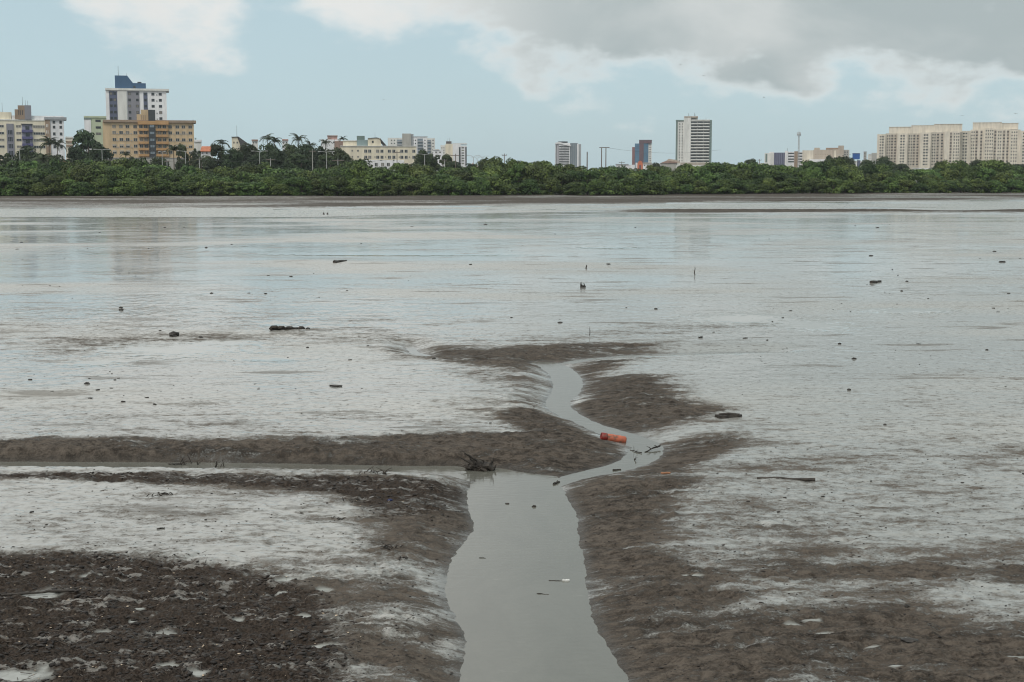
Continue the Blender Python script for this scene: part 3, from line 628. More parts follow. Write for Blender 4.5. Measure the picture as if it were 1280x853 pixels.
# --- blue glass and maroon tower
B = Bld('office_tower', 'blue glass tower striped maroon with a bright orange gable at its foot', 1500, 802)
B.box('red_flank', 790.2, 184, 793.8, None, 'red_flank', 0, 14); B.box('glass_wall', 793.6, 179.6, 799.4, None, 'glass_blue', .5, 14); B.box('maroon_strip', 799.2, 178.5, 804.6, None, 'maroon_paint', 1.0, 14); B.box('glass_wall', 804.4, 179.2, 810.4, None, 'glass_blue', .5, 14)
B.box('side_wall', 810.2, 179.2, 814.6, None, 'pale_wall', 0, 14); B.box('crown', 798.9, 175.3, 814.7, 179.3, 'maroon_paint', 1.3, 14.4); B.box('roof_edge', 798.8, 175.0, 815.2, 175.5, 'roof_grey', 1.6, 14.8)
B.grid('window', [811.6,813.4], lin(181.5, 204, 9), .9, 1.3, 0)
for y in lin(183, 203, 8): B.box('spandrel', 793.8, y, 799.1, y+.3, 'navy_paint', .62, -.4); B.box('spandrel', 804.8, y, 810.2, y+.3, 'navy_paint', .62, -.4)
B = Bld('chapel', 'orange red gabled front beside the foot of the blue glass tower', 900, 800)
B.prism('front', [(797,None),(797,205),(798.4,202),(800.4,201),(802.4,202),(803.8,205),(803.8,None)], 'orange_roof', .4, 9); B.box('side_wall', 794.8, 203.6, 797, None, 'white_wall', 0, 8); B.box('door', 799.4, 206.6, 801.4, None, 'maroon_paint', .5, 0)
# --- low roofs between
B = Bld('warehouse', 'low white walled warehouse with rusty roofs in front of the tall banded tower', 980, 838)
B.box('wall', 804, 204.6, 826, None, 'white_wall'); B.box('wall', 826, 204.2, 846, None, 'concrete', .3, 13); B.box('wall', 845.8, 206.6, 888, None, 'pale_wall', .6, 13)
B.prism('roof', [(825,204.3),(833,201.2),(846.5,202.6),(846.5,204.3)], 'rust_roof', .8, 12); B.prism('roof', [(832.6,201.4),(836,198.8),(845.5,200),(850.6,202.2),(850.6,204.3),(846.4,204.3)], 'tan_wall', -2, 10); B.box('roof_edge', 803.6, 203.4, 815, 204.7, 'concrete', .6, 12.5)
B.merged('window', lin(806, 822, 5), [207], 1.4, 1.2)
B = Bld('warehouse', 'low white shed roof left of the orange gable', 900, 782)
B.box('wall', 770, 206.2, 794, None, 'white_wall'); B.box('roof_slab', 769.6, 205.2, 786, 206.3, 'roof_grey', .4, 12.4)

# --- tall banded tower
B = Bld('apartment_tower', 'tallest white tower with dark balcony bands and green grey edges', 1300, 867)
B.box('edge_fin', 844.6, 150.9, 846.7, None, 'green_grey', .6, 18); B.box('wall', 846.6, 151.4, 854.6, None, 'pale_wall', 0, 18); B.box('pier', 854.4, 147.2, 863.4, None, 'pale_wall', 1.2, 18); B.box('band_wall', 863.2, 151, 887, None, 'pale_wall', 0, 18); B.box('edge_fin', 886.8, 150.4, 889.5, None, 'green_grey', .6, 18)
B.box('roof_edge', 844.4, 150.1, 854.6, 151.5, 'green_grey', .7, 18.4); B.box('roof_edge', 863.2, 149.8, 886.9, 151.1, 'pale_wall', .9, 18.4); B.box('penthouse', 855.6, 145.8, 871.6, 150.2, 'concrete', -1.5, 12); B.box('penthouse_roof', 854.8, 145.6, 872, 147.3, 'tan_wall', 1.3, 13)
for x, y in ((860.1,141.6),(862,144),(867.6,140.8),(868.4,143),(882,147)): B.antenna(x, y, 147 if x < 880 else 150, .16)
ys = lin(153.4, 202.2, 14)
for y in ys:
    B.box('balcony_recess', 863.5, y-1.1, 886.7, y+.85, 'dark_panel', .12, .2); B.box('balcony', 863.6, y+.75, 886.4, y+2.05, 'pale_wall', 1.0, 0)
    for x in (871,879): B.box('divider', x, y-1.1, x+.5, y+.75, 'concrete', .5, 0)
B.grid('window', [849.4,852.8], lin(155.2, 201, 14), 1.3, 1.7, 0, 'window_glass', 'roof_grey')
B.box('podium', 851, 203.4, 889, None, 'tan_wall', 2.2, 10)

# --- mixed office group
B = Bld('office_building', 'white and indigo office group with banded wing, left of the mast', 1200, 980)
B.box('wall', 956, 191.6, 968.2, None, 'pale_wall', 0, 12); B.box('wall', 962, 190, 967.8, 196, 'white_wall', -.6, 9); B.box('dark_strip', 957.2, 192.6, 959.4, 203, 'green_grey', .15, .1)
B.box('glass_wall', 968, 191, 981.6, None, 'indigo_panel', .6, 13); B.box('pier', 981.4, 188.8, 985.2, None, 'white_wall', 1, 12); B.box('band_wall', 985, 190, 1003.4, None, 'white_wall', .2, 12); B.box('lift_shaft', 993.2, 189.4, 998.2, None, 'brown_panel', .6, 10)
for x in lin(970.2, 979.4, 5): B.box('mullion', x, 191.4, x+.45, 205, 'lilac_panel', .75, -.5)
for y in (192.2,195.8,199.4,202.6): B.box('dark_band', 985.6, y-1.0, 993, y+.6, 'dark_panel', .32, 0); B.box('dark_band', 998.4, y-1.0, 1003.2, y+.6, 'dark_panel', .32, 0)
B.box('annex', 948, 204, 957, None, 'white_wall', 1, 9); B.antenna(984.2, 185, 189, .2)
B = Bld('shopping_centre', 'stepped tan brown building with a taller block, right of the mast', 1150, 1032)
B.box('wall', 1003.2, 188.1, 1017, None, 'beige_wall', .5, 16); B.box('wall', 1016.8, 187.4, 1041, None, 'tan_wall', .2, 16); B.box('wall', 1040.8, 187, 1048.4, None, 'tan_wall', .8, 16); B.box('tall_block', 1048.2, 182.3, 1054.8, None, 'tan_wall', 1.2, 14); B.box('wall', 1054.6, 187.6, 1061.8, None, 'concrete', 0, 15)
B.box('roof_house', 1018, 184.8, 1025, 187.5, 'tan_wall', -3, 8); B.box('roof_house', 1032.6, 184.9, 1048.4, 187.1, 'brown_panel', -3, 9); B.box('pilaster', 1043, 188.4, 1045.4, 199, 'beige_wall', 1.1, .1)
B.merged('window', [1056.5,1059.4], [190.5,193.6,196.8], 1.6, 1.2, 0, 'dark_panel'); B.merged('window', lin(1020, 1038, 7), [193.4,196.4], 1.0, 1.1, .2, 'brown_panel'); B.box('canopy', 1012, 199.4, 1055, 203.4, 'white_wall', 6, 0); B.box('low_wall', 1005, 203.2, 1056, None, 'concrete', 5.5, 0)
B = Bld('hoarding', 'blue sign board standing between the tan building and the beige towers', 900, 1070.5, 'billboard')
B.box('board', 1066, 192, 1075.2, 199.3, 'sign_blue', .2, .4); B.box('frame', 1065.7, 191.7, 1075.5, 192.1, 'navy_paint', .3, .5)
for x in (1068,1073): B.box('post', x-.3, 199.3, x+.3, None, 'dark_metal', 0, .4)
B = Bld('building', 'low white and pink wall under the blue sign board', 920, 1071)
B.box('wall', 1063, 201.2, 1079, None, 'pale_wall'); B.box('dark_strip', 1072, 200.6, 1076, None, 'navy_paint', .3, 3)
B = Bld('apartment_tower', 'thin grey tower far off beside the blue sign board', 1700, 1082)
B.box('wall', 1080, 190.2, 1083.6, None, 'concrete', 0, 10); B.box('roof_edge', 1079.8, 189.6, 1083.8, 190.3, 'roof_grey', .4, 10.4); B.merged('window', [1081,1082.6], lin(192, 202, 6), .7, .9, 0, 'dark_panel')
B = Bld('building', 'pale grey building low and distant left of the beige towers', 1700, 1091)
B.box('wall', 1085.4, 193, 1090, None, 'pale_wall', 0, 12); B.box('wall', 1089.9, 191.4, 1097, None, 'concrete', .5, 12); B.merged('window', lin(1087, 1095, 5), [195,198], .8, .8, .5, 'roof_grey')

# --- beige slabs on the right
def wing(B, x0, x1, yt, f, m='beige_wall', cols=None, w=2.0, y0=None, n=14, glass='window_glass'):
    B.box('wing', x0, yt, x1, None, m, f, 18)
    if cols: B.merged('window', cols, lin((y0 or yt+2.6), 209, n), w, 1.35, f, glass)
def slab(label, px, parts, tops):
    B = Bld('apartment_slab', label, 1500, px)
    for p in parts:
        B.box('wing', p[0], p[2], p[1], None, p[4], p[3], 18)
        if p[5] == 'balc':
            for x in p[6]:
                B.box('balcony_column', x-1.3, p[2]+1.2, x+1.3, 208, 'tan_wall', p[3]+.1, -p[3]+.2)
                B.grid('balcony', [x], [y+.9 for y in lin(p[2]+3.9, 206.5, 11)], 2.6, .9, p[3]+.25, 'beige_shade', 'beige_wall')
                B.grid('balcony_opening', [x], lin(p[2]+3.2, 205.8, 11), 2.3, 1.9, p[3]+.12, 'window_glass', 'brown_panel')
        B.grid('window', p[7], lin(p[2]+3.2, 205.8, 11), p[8]*1.3, 1.8, p[3], 'window_glass', 'dark_metal')
    for t in tops: B.box('roof_house', t[0], t[1], t[2], t[3], t[4], t[5], 14); B.box('roof_edge', t[0]-.2, t[1]-.5, t[2]+.2, t[1]+.01, 'beige_wall', t[5]+.4, 14.4)
    return B
#         x0   x1   top  front material   kind  balcony columns        window columns   width
slab('long beige slab of flats in stepped wings, the left of the pair at the right edge', 1148, [
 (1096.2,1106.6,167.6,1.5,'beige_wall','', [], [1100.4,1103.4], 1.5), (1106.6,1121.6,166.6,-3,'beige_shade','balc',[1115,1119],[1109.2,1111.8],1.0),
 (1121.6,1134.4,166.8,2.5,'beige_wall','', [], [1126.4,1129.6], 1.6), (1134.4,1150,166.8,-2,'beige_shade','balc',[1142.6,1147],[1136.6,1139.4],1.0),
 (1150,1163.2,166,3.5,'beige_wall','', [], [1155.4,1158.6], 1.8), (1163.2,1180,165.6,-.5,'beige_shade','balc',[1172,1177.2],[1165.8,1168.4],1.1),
 (1180,1199.2,164.6,.6,'beige_wall','balc',[1188],[1192.2,1195.2,1197.6],1.0)],
 [(1110.8,158.8,1139,166.8,'beige_wall',-3.5),(1138.8,157.2,1167.4,166.9,'beige_wall',-3),(1167.2,155.8,1201.6,165.8,'beige_wall',-2.4)])
slab('beige slab of flats with a taller roof house, the right of the pair at the right edge', 1242, [
 (1199.4,1212.6,163.6,2.6,'beige_wall','', [], [1204.4,1207.6], 1.6), (1212.6,1230,162,-.4,'beige_wall','balc',[1220.6,1226.4],[1214.6,1217.2],1.0),
 (1230,1242,160.4,.9,'beige_wall','', [], [1232.2,1235,1237.8,1240.4],1.0), (1242,1262,162,-.5,'beige_wall','balc',[1243.8,1254.6,1259.4],[1248,1250.6],1.0),
 (1262,1275,162.6,1.6,'beige_wall','', [], [1264.4,1267.4,1270.2], 1.0), (1275,1290,164,3,'beige_wall','', [], [1278.8,1282], 1.7), (1290,1320,163,-.5,'beige_wall','balc',[1297,1305],[1293,1312],1.0)],
 [(1215.2,153.4,1251.4,161.9,'beige_wall',-2.4),(1251.2,154.6,1271.8,162,'beige_wall',-3.2)])
B = Bld('gatehouse', 'white low wall and gatehouse at the foot of the beige slabs', 900, 1150)
B.box('wall', 1142, 210.6, 1172, None, 'white_wall', 0, 6); B.box('roof_slab', 1141.6, 209.8, 1150, 210.7, 'pale_wall', .4, 6.4)
B = Bld('garden_wall', 'dark grey retaining wall at the foot of the ochre block', 600, 185, 'wall')
B.box('wall_face', 134, 198, 236, None, 'concrete', 0, .5); B.box('coping', 133.8, 197.4, 236.2, 198.1, 'roof_grey', .15, .6)
# ================================================================== TREES
def leaf_mat(name, lo, hi):
    m = bpy.data.materials.new(name); m.use_nodes = True; t = m.node_tree; g = N(t); b = t.nodes['Principled BSDF']
    tone = g.attr('tone'); r = g.n('ShaderNodeObjectInfo').outputs['Random']
    c = g.mix(tone, lo, hi)
    hsv = g.n('ShaderNodeHueSaturation'); g.L.new(c, hsv.inputs['Color'])
    g.L.new(g.math('MULTIPLY_ADD', r, 0.05, 0.468), hsv.inputs['Hue']); g.L.new(g.math('MULTIPLY_ADD', g.math('FRACT', g.math('MULTIPLY', r, 7.3)), 0.72, 0.62), hsv.inputs['Value'])
    g.L.new(hsv.outputs[0], b.inputs['Base Color']); b.inputs['Roughness'].default_value = 0.6; b.inputs['Specular IOR Level'].default_value = 0.25
    tr = g.n('ShaderNodeBsdfTranslucent'); g.L.new(hsv.outputs[0], tr.inputs[0]); mx = g.n('ShaderNodeMixShader'); mx.inputs[0].default_value = 0.10
    g.L.new(b.outputs[0], mx.inputs[1]); g.L.new(tr.outputs[0], mx.inputs[2]); g.L.new(mx.outputs[0], t.nodes['Material Output'].inputs[0])
    return m
L_mangrove = leaf_mat('mangrove_leaf', (0.020,0.042,0.012), (0.122,0.186,0.044))
L_dark = leaf_mat('dark_leaf', (0.018,0.034,0.014), (0.050,0.074,0.028))
L_palm = leaf_mat('palm_leaf', (0.022,0.036,0.015), (0.060,0.078,0.034))
bark = mat('bark', (0.11,0.085,0.065), .9, .3, 2.0)

def quads_mesh(name, C, Nn, size, tone, m):
    """many leaf-clump quads at centres C facing Nn"""
    n = len(C); Nn = Nn / np.linalg.norm(Nn, axis=1, keepdims=True)
    a = rng.normal(size=(n, 3)); u = np.cross(Nn, a); u /= np.linalg.norm(u, axis=1, keepdims=True); v = np.cross(Nn, u)
    s = size[:, None]; asp = rng.uniform(.55, 1.0, (n, 1)); bend = Nn * s * rng.uniform(-.25, .1, (n, 1))
    V = np.stack([C - u*s, C - v*s*asp + bend, C + u*s, C + v*s*asp + bend], 1).reshape(-1, 3)
    me = bpy.data.meshes.new(name); me.vertices.add(4*n); me.vertices.foreach_set('co', V.astype(np.float32).ravel())
    me.loops.add(4*n); me.loops.foreach_set('vertex_index', np.arange(4*n, dtype=np.int32)); me.polygons.add(n); me.polygons.foreach_set('loop_start', np.arange(0, 4*n, 4, dtype=np.int32))
    me.update(calc_edges=True); at_ = me.attributes.new('tone', 'FLOAT', 'FACE'); at_.data.foreach_set('value', tone.astype(np.float32)); me.materials.append(m)
    return me
def crown_mesh(name, m, w, h, base, nclump, per, csize, leaf, seed):
    """unit dome-shaped crown of leafy clumps: width w, height h, bottom at base"""
    C, Nn, S, T = [], [], [], []
    for i in range(nclump):
        th = rng.uniform(0, 2*math.pi); zz = rng.uniform(0, 1)**0.8; rr = math.sqrt(max(0.05, 1 - (zz*0.95)**2.2)) * rng.uniform(.45, 1.0)
        c = np.array([math.cos(th)*rr*w/2*.85, math.sin(th)*rr*w/2*.85, base + zz*(h-base)*.88])
        rad = csize * rng.uniform(.5, 1.45); d = rng.normal(size=(per, 3)); d /= np.linalg.norm(d, axis=1, keepdims=True); d[:, 2] = np.where(d[:, 2] < -.4, -d[:, 2], d[:, 2])
        k = rng.uniform(.55, 1.0, (per, 1))**.5; C.append(c + d * k * rad * np.array([1.15, 1.15, .85])); Nn.append(d + rng.normal(size=(per, 3))*.45 + [0, 0, .35])
        S.append(leaf * rng.uniform(.6, 1.3, per)); T.append(np.clip(rng.uniform(.1, .8) + rng.normal(size=per)*.18, 0, 1))
    return quads_mesh(name, np.concatenate(C), np.concatenate(Nn), np.concatenate(S), np.concatenate(T), m)
def stems_mesh(name, n, spread, top, r, m=bark):
    b = MB()
    for i in range(n):
        a = 2*math.pi*i/n + random.uniform(-.4, .4); s = spread * random.uniform(.4, 1)
        b.tube([(math.cos(a)*s*.35, math.sin(a)*s*.35, -.5), (math.cos(a)*s*.5, math.sin(a)*s*.5, top*.4), (math.cos(a)*s + random.uniform(-.3,.3), math.sin(a)*s, top)], [r, r*.75, r*.3], 5)
    me = bpy.data.meshes.new(name); me.from_pydata(b.v, [], b.f); me.materials.append(m); me.update(); return me
MG = [(crown_mesh('crown', L_mangrove, 8.4, 6.0, .1, 46, 130, 1.15, .225, i), stems_mesh('trunk', 5, 2.2, 3.6, .16)) for i in range(7)]
DK = [(crown_mesh('crown', L_dark, 10.5, 10.0, 1.2, 46, 130, 1.55, .30, 20+i), stems_mesh('trunk', 4, 2.6, 7.0, .32)) for i in range(5)]
def plant(name, variants, i, loc, sc, rz, label, cat, group):
    cm, tm = variants[i % len(variants)]
    r = empty(name, loc, label, cat, group, rz); r.scale = sc
    link('trunk', tm, r); link('crown', cm, r); return r

ZONES = [(110,'cream block with violet balconies'),(250,'ochre block'),(345,'concrete house with the tall aerial'),(428,'dark trees left of the long cream building'),(525,'long cream building'),(600,'cream and white tower and pink house'),
         (692,'open sky left of the louvred office tower'),(780,'louvred office tower and twin poles'),(842,'blue glass tower and warehouse'),(900,'tallest banded tower'),(1000,'mast and indigo offices'),(1092,'tan stepped building and blue board'),(1200,'left beige slab'),(9999,'right beige slab')]
TOPX = [-200,0,60,112,130,200,225,250,300,360,400,425,452,470,500,540,590,612,636,655,672,700,740,800,860,905,935,960,1000,1050,1080,1110,1150,1180,1200,1215,1245,1280,1500]
TOPY = [206,206,206,199,200,205,208,211,208,209,210,206,201,207,210,210,207,201,196,198,203,206,207,209,208,206.5,202,205,204,202,206,209,211,206,202.5,203,206.5,209,207]
def far_tree(row, px, D, top_py, wscale):
    x = at(px, HORIZON, D).x; z = float(terrain(np.array([[x]]), np.array([[D]]))[0][0, 0]) - .05
    top = at(px, top_py, D).z; hgt = max(top - z, 1.2)
    zone = next(n for lim, n in ZONES if px < lim)
    rn = {0: 'small front', 1: 'middle', 2: 'tall back'}[row]
    sc = hgt / 6.0; w_ = wscale * random.uniform(.85, 1.2)
    plant('mangrove_tree', MG, random.randrange(7), (x, D, z), (w_, w_, sc), random.uniform(0, 6.28),
          f'{rn} row mangrove below the {zone}', 'tree', f'{rn} row mangroves below the {zone}')
px = -70.0
while px < 1350:
    D = shore_y(at(px, 221, 350).x * 1.05)
    jx = lambda: px + random.uniform(-6, 6)
    topy = float(np.interp(px, TOPX, TOPY))
    far_tree(0, jx(), D + random.uniform(1, 5), random.uniform(220, 231) if px < 1000 else random.uniform(222, 229), .75)
    px += 15
px = -80.0
while px < 1360:
    D = shore_y(at(px, 221, 350).x * 1.05) ; topy = float(np.interp(px, TOPX, TOPY))
    far_tree(1, px + random.uniform(-7, 7), D + random.uniform(9, 15), topy + random.uniform(4, 12), 1.05); px += 19
px = -75.0
while px < 1360:
    D = shore_y(at(px, 221, 350).x * 1.05); topy = float(np.interp(px, TOPX, TOPY))
    far_tree(2, px + random.uniform(-6, 6), D + random.uniform(21, 34), topy + random.choice([-5, -2.5, -1, 0, .5, 1.5, 3, 4]) + random.uniform(-.6, .6), random.uniform(.9, 1.5)); px += 17

# dark broad-leaved trees behind the mangroves: px, top row, width px, distance, what it stands by
def broad(px, top, wpx, D, label, group=None):
    x = at(px, HORIZON, D).x; hgt = at(px, top, D).z - GZ0; wm = wpx * D / FPX * (1.7 if px > 900 else 1.15)
    plant('broadleaf_tree', DK, random.randrange(5), (x, D, GZ0), (wm/10.5, wm/10.5, hgt/10.0), random.uniform(0, 6.28), label, 'tree', group)
for a in [(110,163,40,520,'big round dark tree covering the left end of the ochre block'),(126,178,30,500,'dark tree leaning against the big round dark tree'),(94,184,26,510,'dark bushy tree left of the big round dark tree'),
  (36,183,30,500,'dark dense tree in front of the violet balconies'),(8,190,28,500,'dark tree at the left picture edge below the cream block'),(50,192,24,480,'low dark tree right of the violet balconies'),
  (70,194,30,470,'low bushy tree by the orange roofed house'),(165,196,14,470,'small tree in front of the retaining wall, below the ochre block'),(200,197,26,470,'low dark tree right of the retaining wall lamp'),
  (228,180,18,500,'dark tree before the right end of the ochre block'),(246,184,16,520,'narrow dark tree left of the red tiled house'),(272,180,26,480,'dark tree right of the red tiled house'),
  (262,194,26,465,'low tree in front of the red tiled house'),(290,186,30,480,'dark tree before the unplastered concrete house'),(312,181,30,500,'dark tree at the right side of the concrete house'),
  (336,180,30,490,'dark tree under the first pair of palms'),(345,188,34,475,'lower dark tree under the first pair of palms'),(362,181,28,495,'dark tree below the small white roof house'),(384,180,32,490,'dark tree under the tall middle palm'),
  (402,181,30,485,'broad dark tree right of the tall middle palm'),(420,186,34,480,'round dark tree at the left end of the long cream building'),(434,194,20,475,'lowest dark tree leaning over the long cream building'),
  (318,192,36,465,'front dark tree below the rust capped roof house'),(374,192,40,465,'front dark tree behind the utility pole'),(408,194,34,462,'front dark tree behind the double armed lamp'),
  (528,188,20,490,'dark tree at the right end of the long cream building'),(541,190,24,500,'dark tree in front of the white slabs'),(557,193,22,495,'pointed dark tree left of the cream and white tower'),(568,200,26,480,'low dark tree at the foot of the cream and white tower'),
  (588,205,22,470,'low tree under the triple street lamps'),(628,203,26,460,'tree behind the lone pole left of the mangrove hump'),
  (938,199,16,640,'dark tree left of the indigo offices'),(1037,194.5,11,800,'small round tree on the canopy of the tan building'),(1058,197.5,17,760,'dark round tree right of the tan building'),(1086,200,18,640,'tree below the thin grey tower'),
  (1104,196.5,18,640,'dark tree at the left foot of the left beige slab'),(1122,205,22,620,'low tree before the left beige slab'),(1178,207.5,24,640,'low dark tree in the middle of the left beige slab'),(1222,200.5,18,640,'dark tree at the left foot of the right beige slab'),
  (1246,203.5,22,640,'round tree before the balconies of the right beige slab'),(1268,205.5,26,640,'dark tree at the right picture edge below the right beige slab'),(820,204,14,620,'pale tree between the chapel and warehouse')]: broad(*a)

# palms
def frond_mesh():
    b = MB(); L = 3.4; pts = []
    for i in range(9):
        t = i / 8; pts.append(Vector((L*t*.92, 0, 1.15*math.sin(t*2.3)*.9 - 1.5*t*t)))
    b.tube(pts, [.05 - .004*i for i in range(9)], 4)
    for i in range(1, 9):
        for s in (-1, 1):
            for q in (0, .5):
                p = pts[i] * (1-q) + pts[i-1] * q; ln = .95 * (1 - .45 * abs(i/8 - .45)); e = Vector((p.x + .45, s*ln*.8, p.z - .55*ln))
                b.add([p + Vector((-.09, 0, 0)), p + Vector((.12, 0, 0)), e], [(0, 1, 2)])
    me = bpy.data.meshes.new('frond'); me.from_pydata(b.v, [], b.f); me.materials.append(L_palm)
    a = me.attributes.new('tone', 'FLOAT', 'FACE'); a.data.foreach_set('value', rng.uniform(.1, .9, len(me.polygons)).astype(np.float32)); me.update(); return me
FROND = frond_mesh()
def palm(px, top, D, label, n=15, s=1.0):
    s *= .72
    x = at(px, HORIZON, D).x; hgt = at(px, top, D).z - GZ0 - 1.0*s
    r = empty('coconut_palm', (x, D, GZ0), label, 'palm tree', None, random.uniform(0, 6))
    lean = random.uniform(-.5, .5); b = MB(); b.tube([(0,0,-.3),(lean*.3,0,hgt*.5),(lean,0,hgt)], [.24,.17,.13], 6); b.build('trunk', bark, r)
    for i in range(n):
        f = link('frond', FROND, r, (lean, 0, hgt)); f.rotation_euler = (random.uniform(-.2,.2), random.choice([-.75,-.35,.0,.3]) + random.uniform(-.15,.15), 2*math.pi*i/n*2.4); k = s*random.uniform(.85, 1.15); f.scale = (k, k, k)
for a in [(62,176,470,'palm in front of the brown panel of the cream block',16,1.5),(72,178,480,'palm before the white end of the cream block',16,1.4),(56,197,440,'drooping pale palm low in front of the violet balconies',18,1.4),
  (158,192,455,'small palm in front of the retaining wall of the ochre block',12,.8),(218,184,460,'palm in front of the right half of the ochre block',16,1.3),(252,196,455,'low palm in front of the red tiled house',15,1.4),
  (278,176,500,'leaning palm left of the concrete house',15,1.2),(334,170.5,520,'left palm of the first pair, right of the concrete house',16,1.3),(344,174,510,'right palm of the first pair, right of the concrete house',16,1.2),
  (374,171,520,'tall middle palm right of the small white roof house',18,1.4),(388,178,500,'palm beside the utility pole',14,1.1),(407,175.5,560,'palm in front of the white block with the pink tank',14,1.2),(430,172,600,'small palm behind the roof of the long cream building',14,1.0)]: palm(*a)

# ================================================================== STREET LAMPS, POLES, MAST
def place(px, D): return at(px, HORIZON, D).x
def lamp(px, top, D, label, arms=2, span=2.2):
    h = at(px, top, D).z - GZ0; r = empty('street_lamp', (place(px, D), D, GZ0), label, 'street lamp', 'street lamps behind the mangroves')
    b = MB(); b.tube([(0,0,0),(0,0,h)], [.16,.09], 6); b.build('pole', M['metal_pole'], r)
    for s in ((-1, 1)[:arms]):
        b = MB(); b.tube([(0,0,h-.1),(s*span*.5,0,h+.05),(s*span,0,h+.12)], [.07,.06,.06], 5); ar = b.build('arm', M['metal_pole'], r)
        b = MB(); b.box(s*span-.38,-.16,h+.02,s*span+.38,.16,h+.2); b.build('lamp_head', M['metal_pole'], ar)
for a in [(25.8,187,440,'lamp post in front of the violet balconies',2,1.0),(128.5,187.2,440,'double lamp before the left end of the ochre block'),(203.4,190,440,'lamp post right of the ochre block stair shaft',2,.8),(232.4,189.2,440,'double lamp before the right end of the ochre block'),
          (325,189.4,440,'double lamp below the first pair of palms'),(408.4,190,440,'double lamp right of the tall utility pole'),(531,193,430,'lamp post just right of the long cream building'),
          (1054.5,194,560,'lamp post at the right of the tan building'),(1093.6,193.5,560,'lamp post left of the left beige slab')]: lamp(*a)
def curved_lamp(px, top, D, label):
    h = at(px, top, D).z - GZ0; r = empty('street_lamp', (place(px, D), D, GZ0), label, 'street lamp', 'curved lamps by the pink house')
    b = MB(); b.tube([(0,0,0),(0,0,h-1)], [.16,.11], 6); b.build('pole', M['metal_pole'], r)
    for s in (-1, 1):
        b = MB(); b.tube([(0,0,h-1.05),(s*.5,0,h-.3),(s*1.3,0,h),(s*2.0,0,h-.05)], [.08,.07,.06,.06], 5); ar = b.build('arm', M['metal_pole'], r)
        b = MB(); b.box(s*2.2-.35,-.15,h-.14,s*2.2+.35,.15,h+.03); b.build('lamp_head', M['metal_pole'], ar)
for a in [(592,194.3,560,'leftmost of the three curved double lamps'),(596.5,196.4,600,'middle one of the three curved double lamps'),(603,195.2,580,'rightmost of the three curved double lamps')]: curved_lamp(*a)
def pole(px, top, D, label, cross=1.6, r0=.17, m='wood_pole', cat='utility pole', group='utility poles behind the mangroves'):
    h = at(px, top, D).z - GZ0; r = empty('utility_pole', (place(px, D), D, GZ0), label, cat, group)
    b = MB(); b.tube([(0,0,0),(0,0,h)], [r0, r0*.7], 6); b.build('post', M[m], r)
    if cross:
        b = MB(); b.box(-cross,-.1,h-.65,cross,.1,h-.45); ca_ = b.build('crossarm', M['wood_pole'], r)
        for x in (-cross*.9, 0, cross*.9): b = MB(); b.tube([(x,-.12,h-.45),(x,-.12,h-.15)], [.07,.05], 5); b.build('insulator', M['dark_metal'], ca_)
    return h
POLES = [(16.2,197,435,'short pale post left of the lamp by the violet balconies',.8,'metal_pole'),(136,198,435,'short post before the left end of the ochre block',1.0,'metal_pole'),(209.2,200,435,'short post right of the ochre block stair shaft',.7,'metal_pole'),
  (249.6,197,435,'pale post in front of the red tiled house',.8,'metal_pole'),(338.4,197.6,435,'short post with crossarm under the first pair of palms',1.4,'metal_pole'),(391,187,435,'tall dark utility pole left of the round dark tree',1.0,'concrete'),
  (422.6,198.6,435,'short post with crossarm left of the long cream building',1.8,'metal_pole'),(496.5,188.5,435,'tall pole in front of the long cream building',1.0,'wood_pole'),(556,199,440,'thin post at the pointed dark tree',.6,'metal_pole'),
  (569.6,192.5,440,'pole with crossarm before the cream and white tower',1.6,'wood_pole'),(630.4,192.2,470,'lone pole left of the mangrove hump',.8,'wood_pole'),(777,202,700,'thin distant post left of the orange gable',1.4,'wood_pole'),(733.8,190,600,'thick bare post right of the louvred office tower',0,'wood_pole'),(949,199,700,'short dark post left of the indigo offices',.9,'wood_pole')]
PT = []
for p in POLES:
    h = pole(p[0], p[1], p[2], p[3], p[4], .32 if p[4] == 0 else .17, p[5]); PT.append((p[0], place(p[0], p[2]), p[2], GZ0 + h - .3))
r = empty('power_pylon', (place(754.5, 600), 600, GZ0), 'pair of dark poles joined by a crossbar, mid picture', 'pylon'); hh = at(754, 184.3, 600).z - GZ0
for s in (-.9, .9): b = MB(); b.tube([(s,0,0),(s,0,hh)], [.26,.2], 6); b.build('post', M['wood_pole'], r)
b = MB(); b.box(-1.9,-.12,hh-.3,2.4,.12,hh); b.build('crossbar', M['wood_pole'], r)
def wire(a, c, label, sag=.8):
    b = MB(); pts = []
    for i in range(9):
        t = i/8; p = Vector(a).lerp(Vector(c), t); p.z -= sag*4*t*(1-t); pts.append(p)
    b.tube(pts, [.035]*9, 4); tag(b.build('power_line', M['dark_metal']), label, 'power line', 'power lines along the road')
PT = [p for p in PT if p[2] == 435]; PT.sort()
for (pa, xa, da, za), (pb, xb, db, zb) in zip(PT[:-1], PT[1:]):
    wire((xa, da, min(za, 10.6)), (xb, db, min(zb, 10.6)), 'thin dark power line strung between the posts above the left mangroves')
wire((place(755.5,600), 600, GZ0+hh-.05), (place(900,700), 700, 18), 'faint power line running right from the twin dark poles', 2.0)
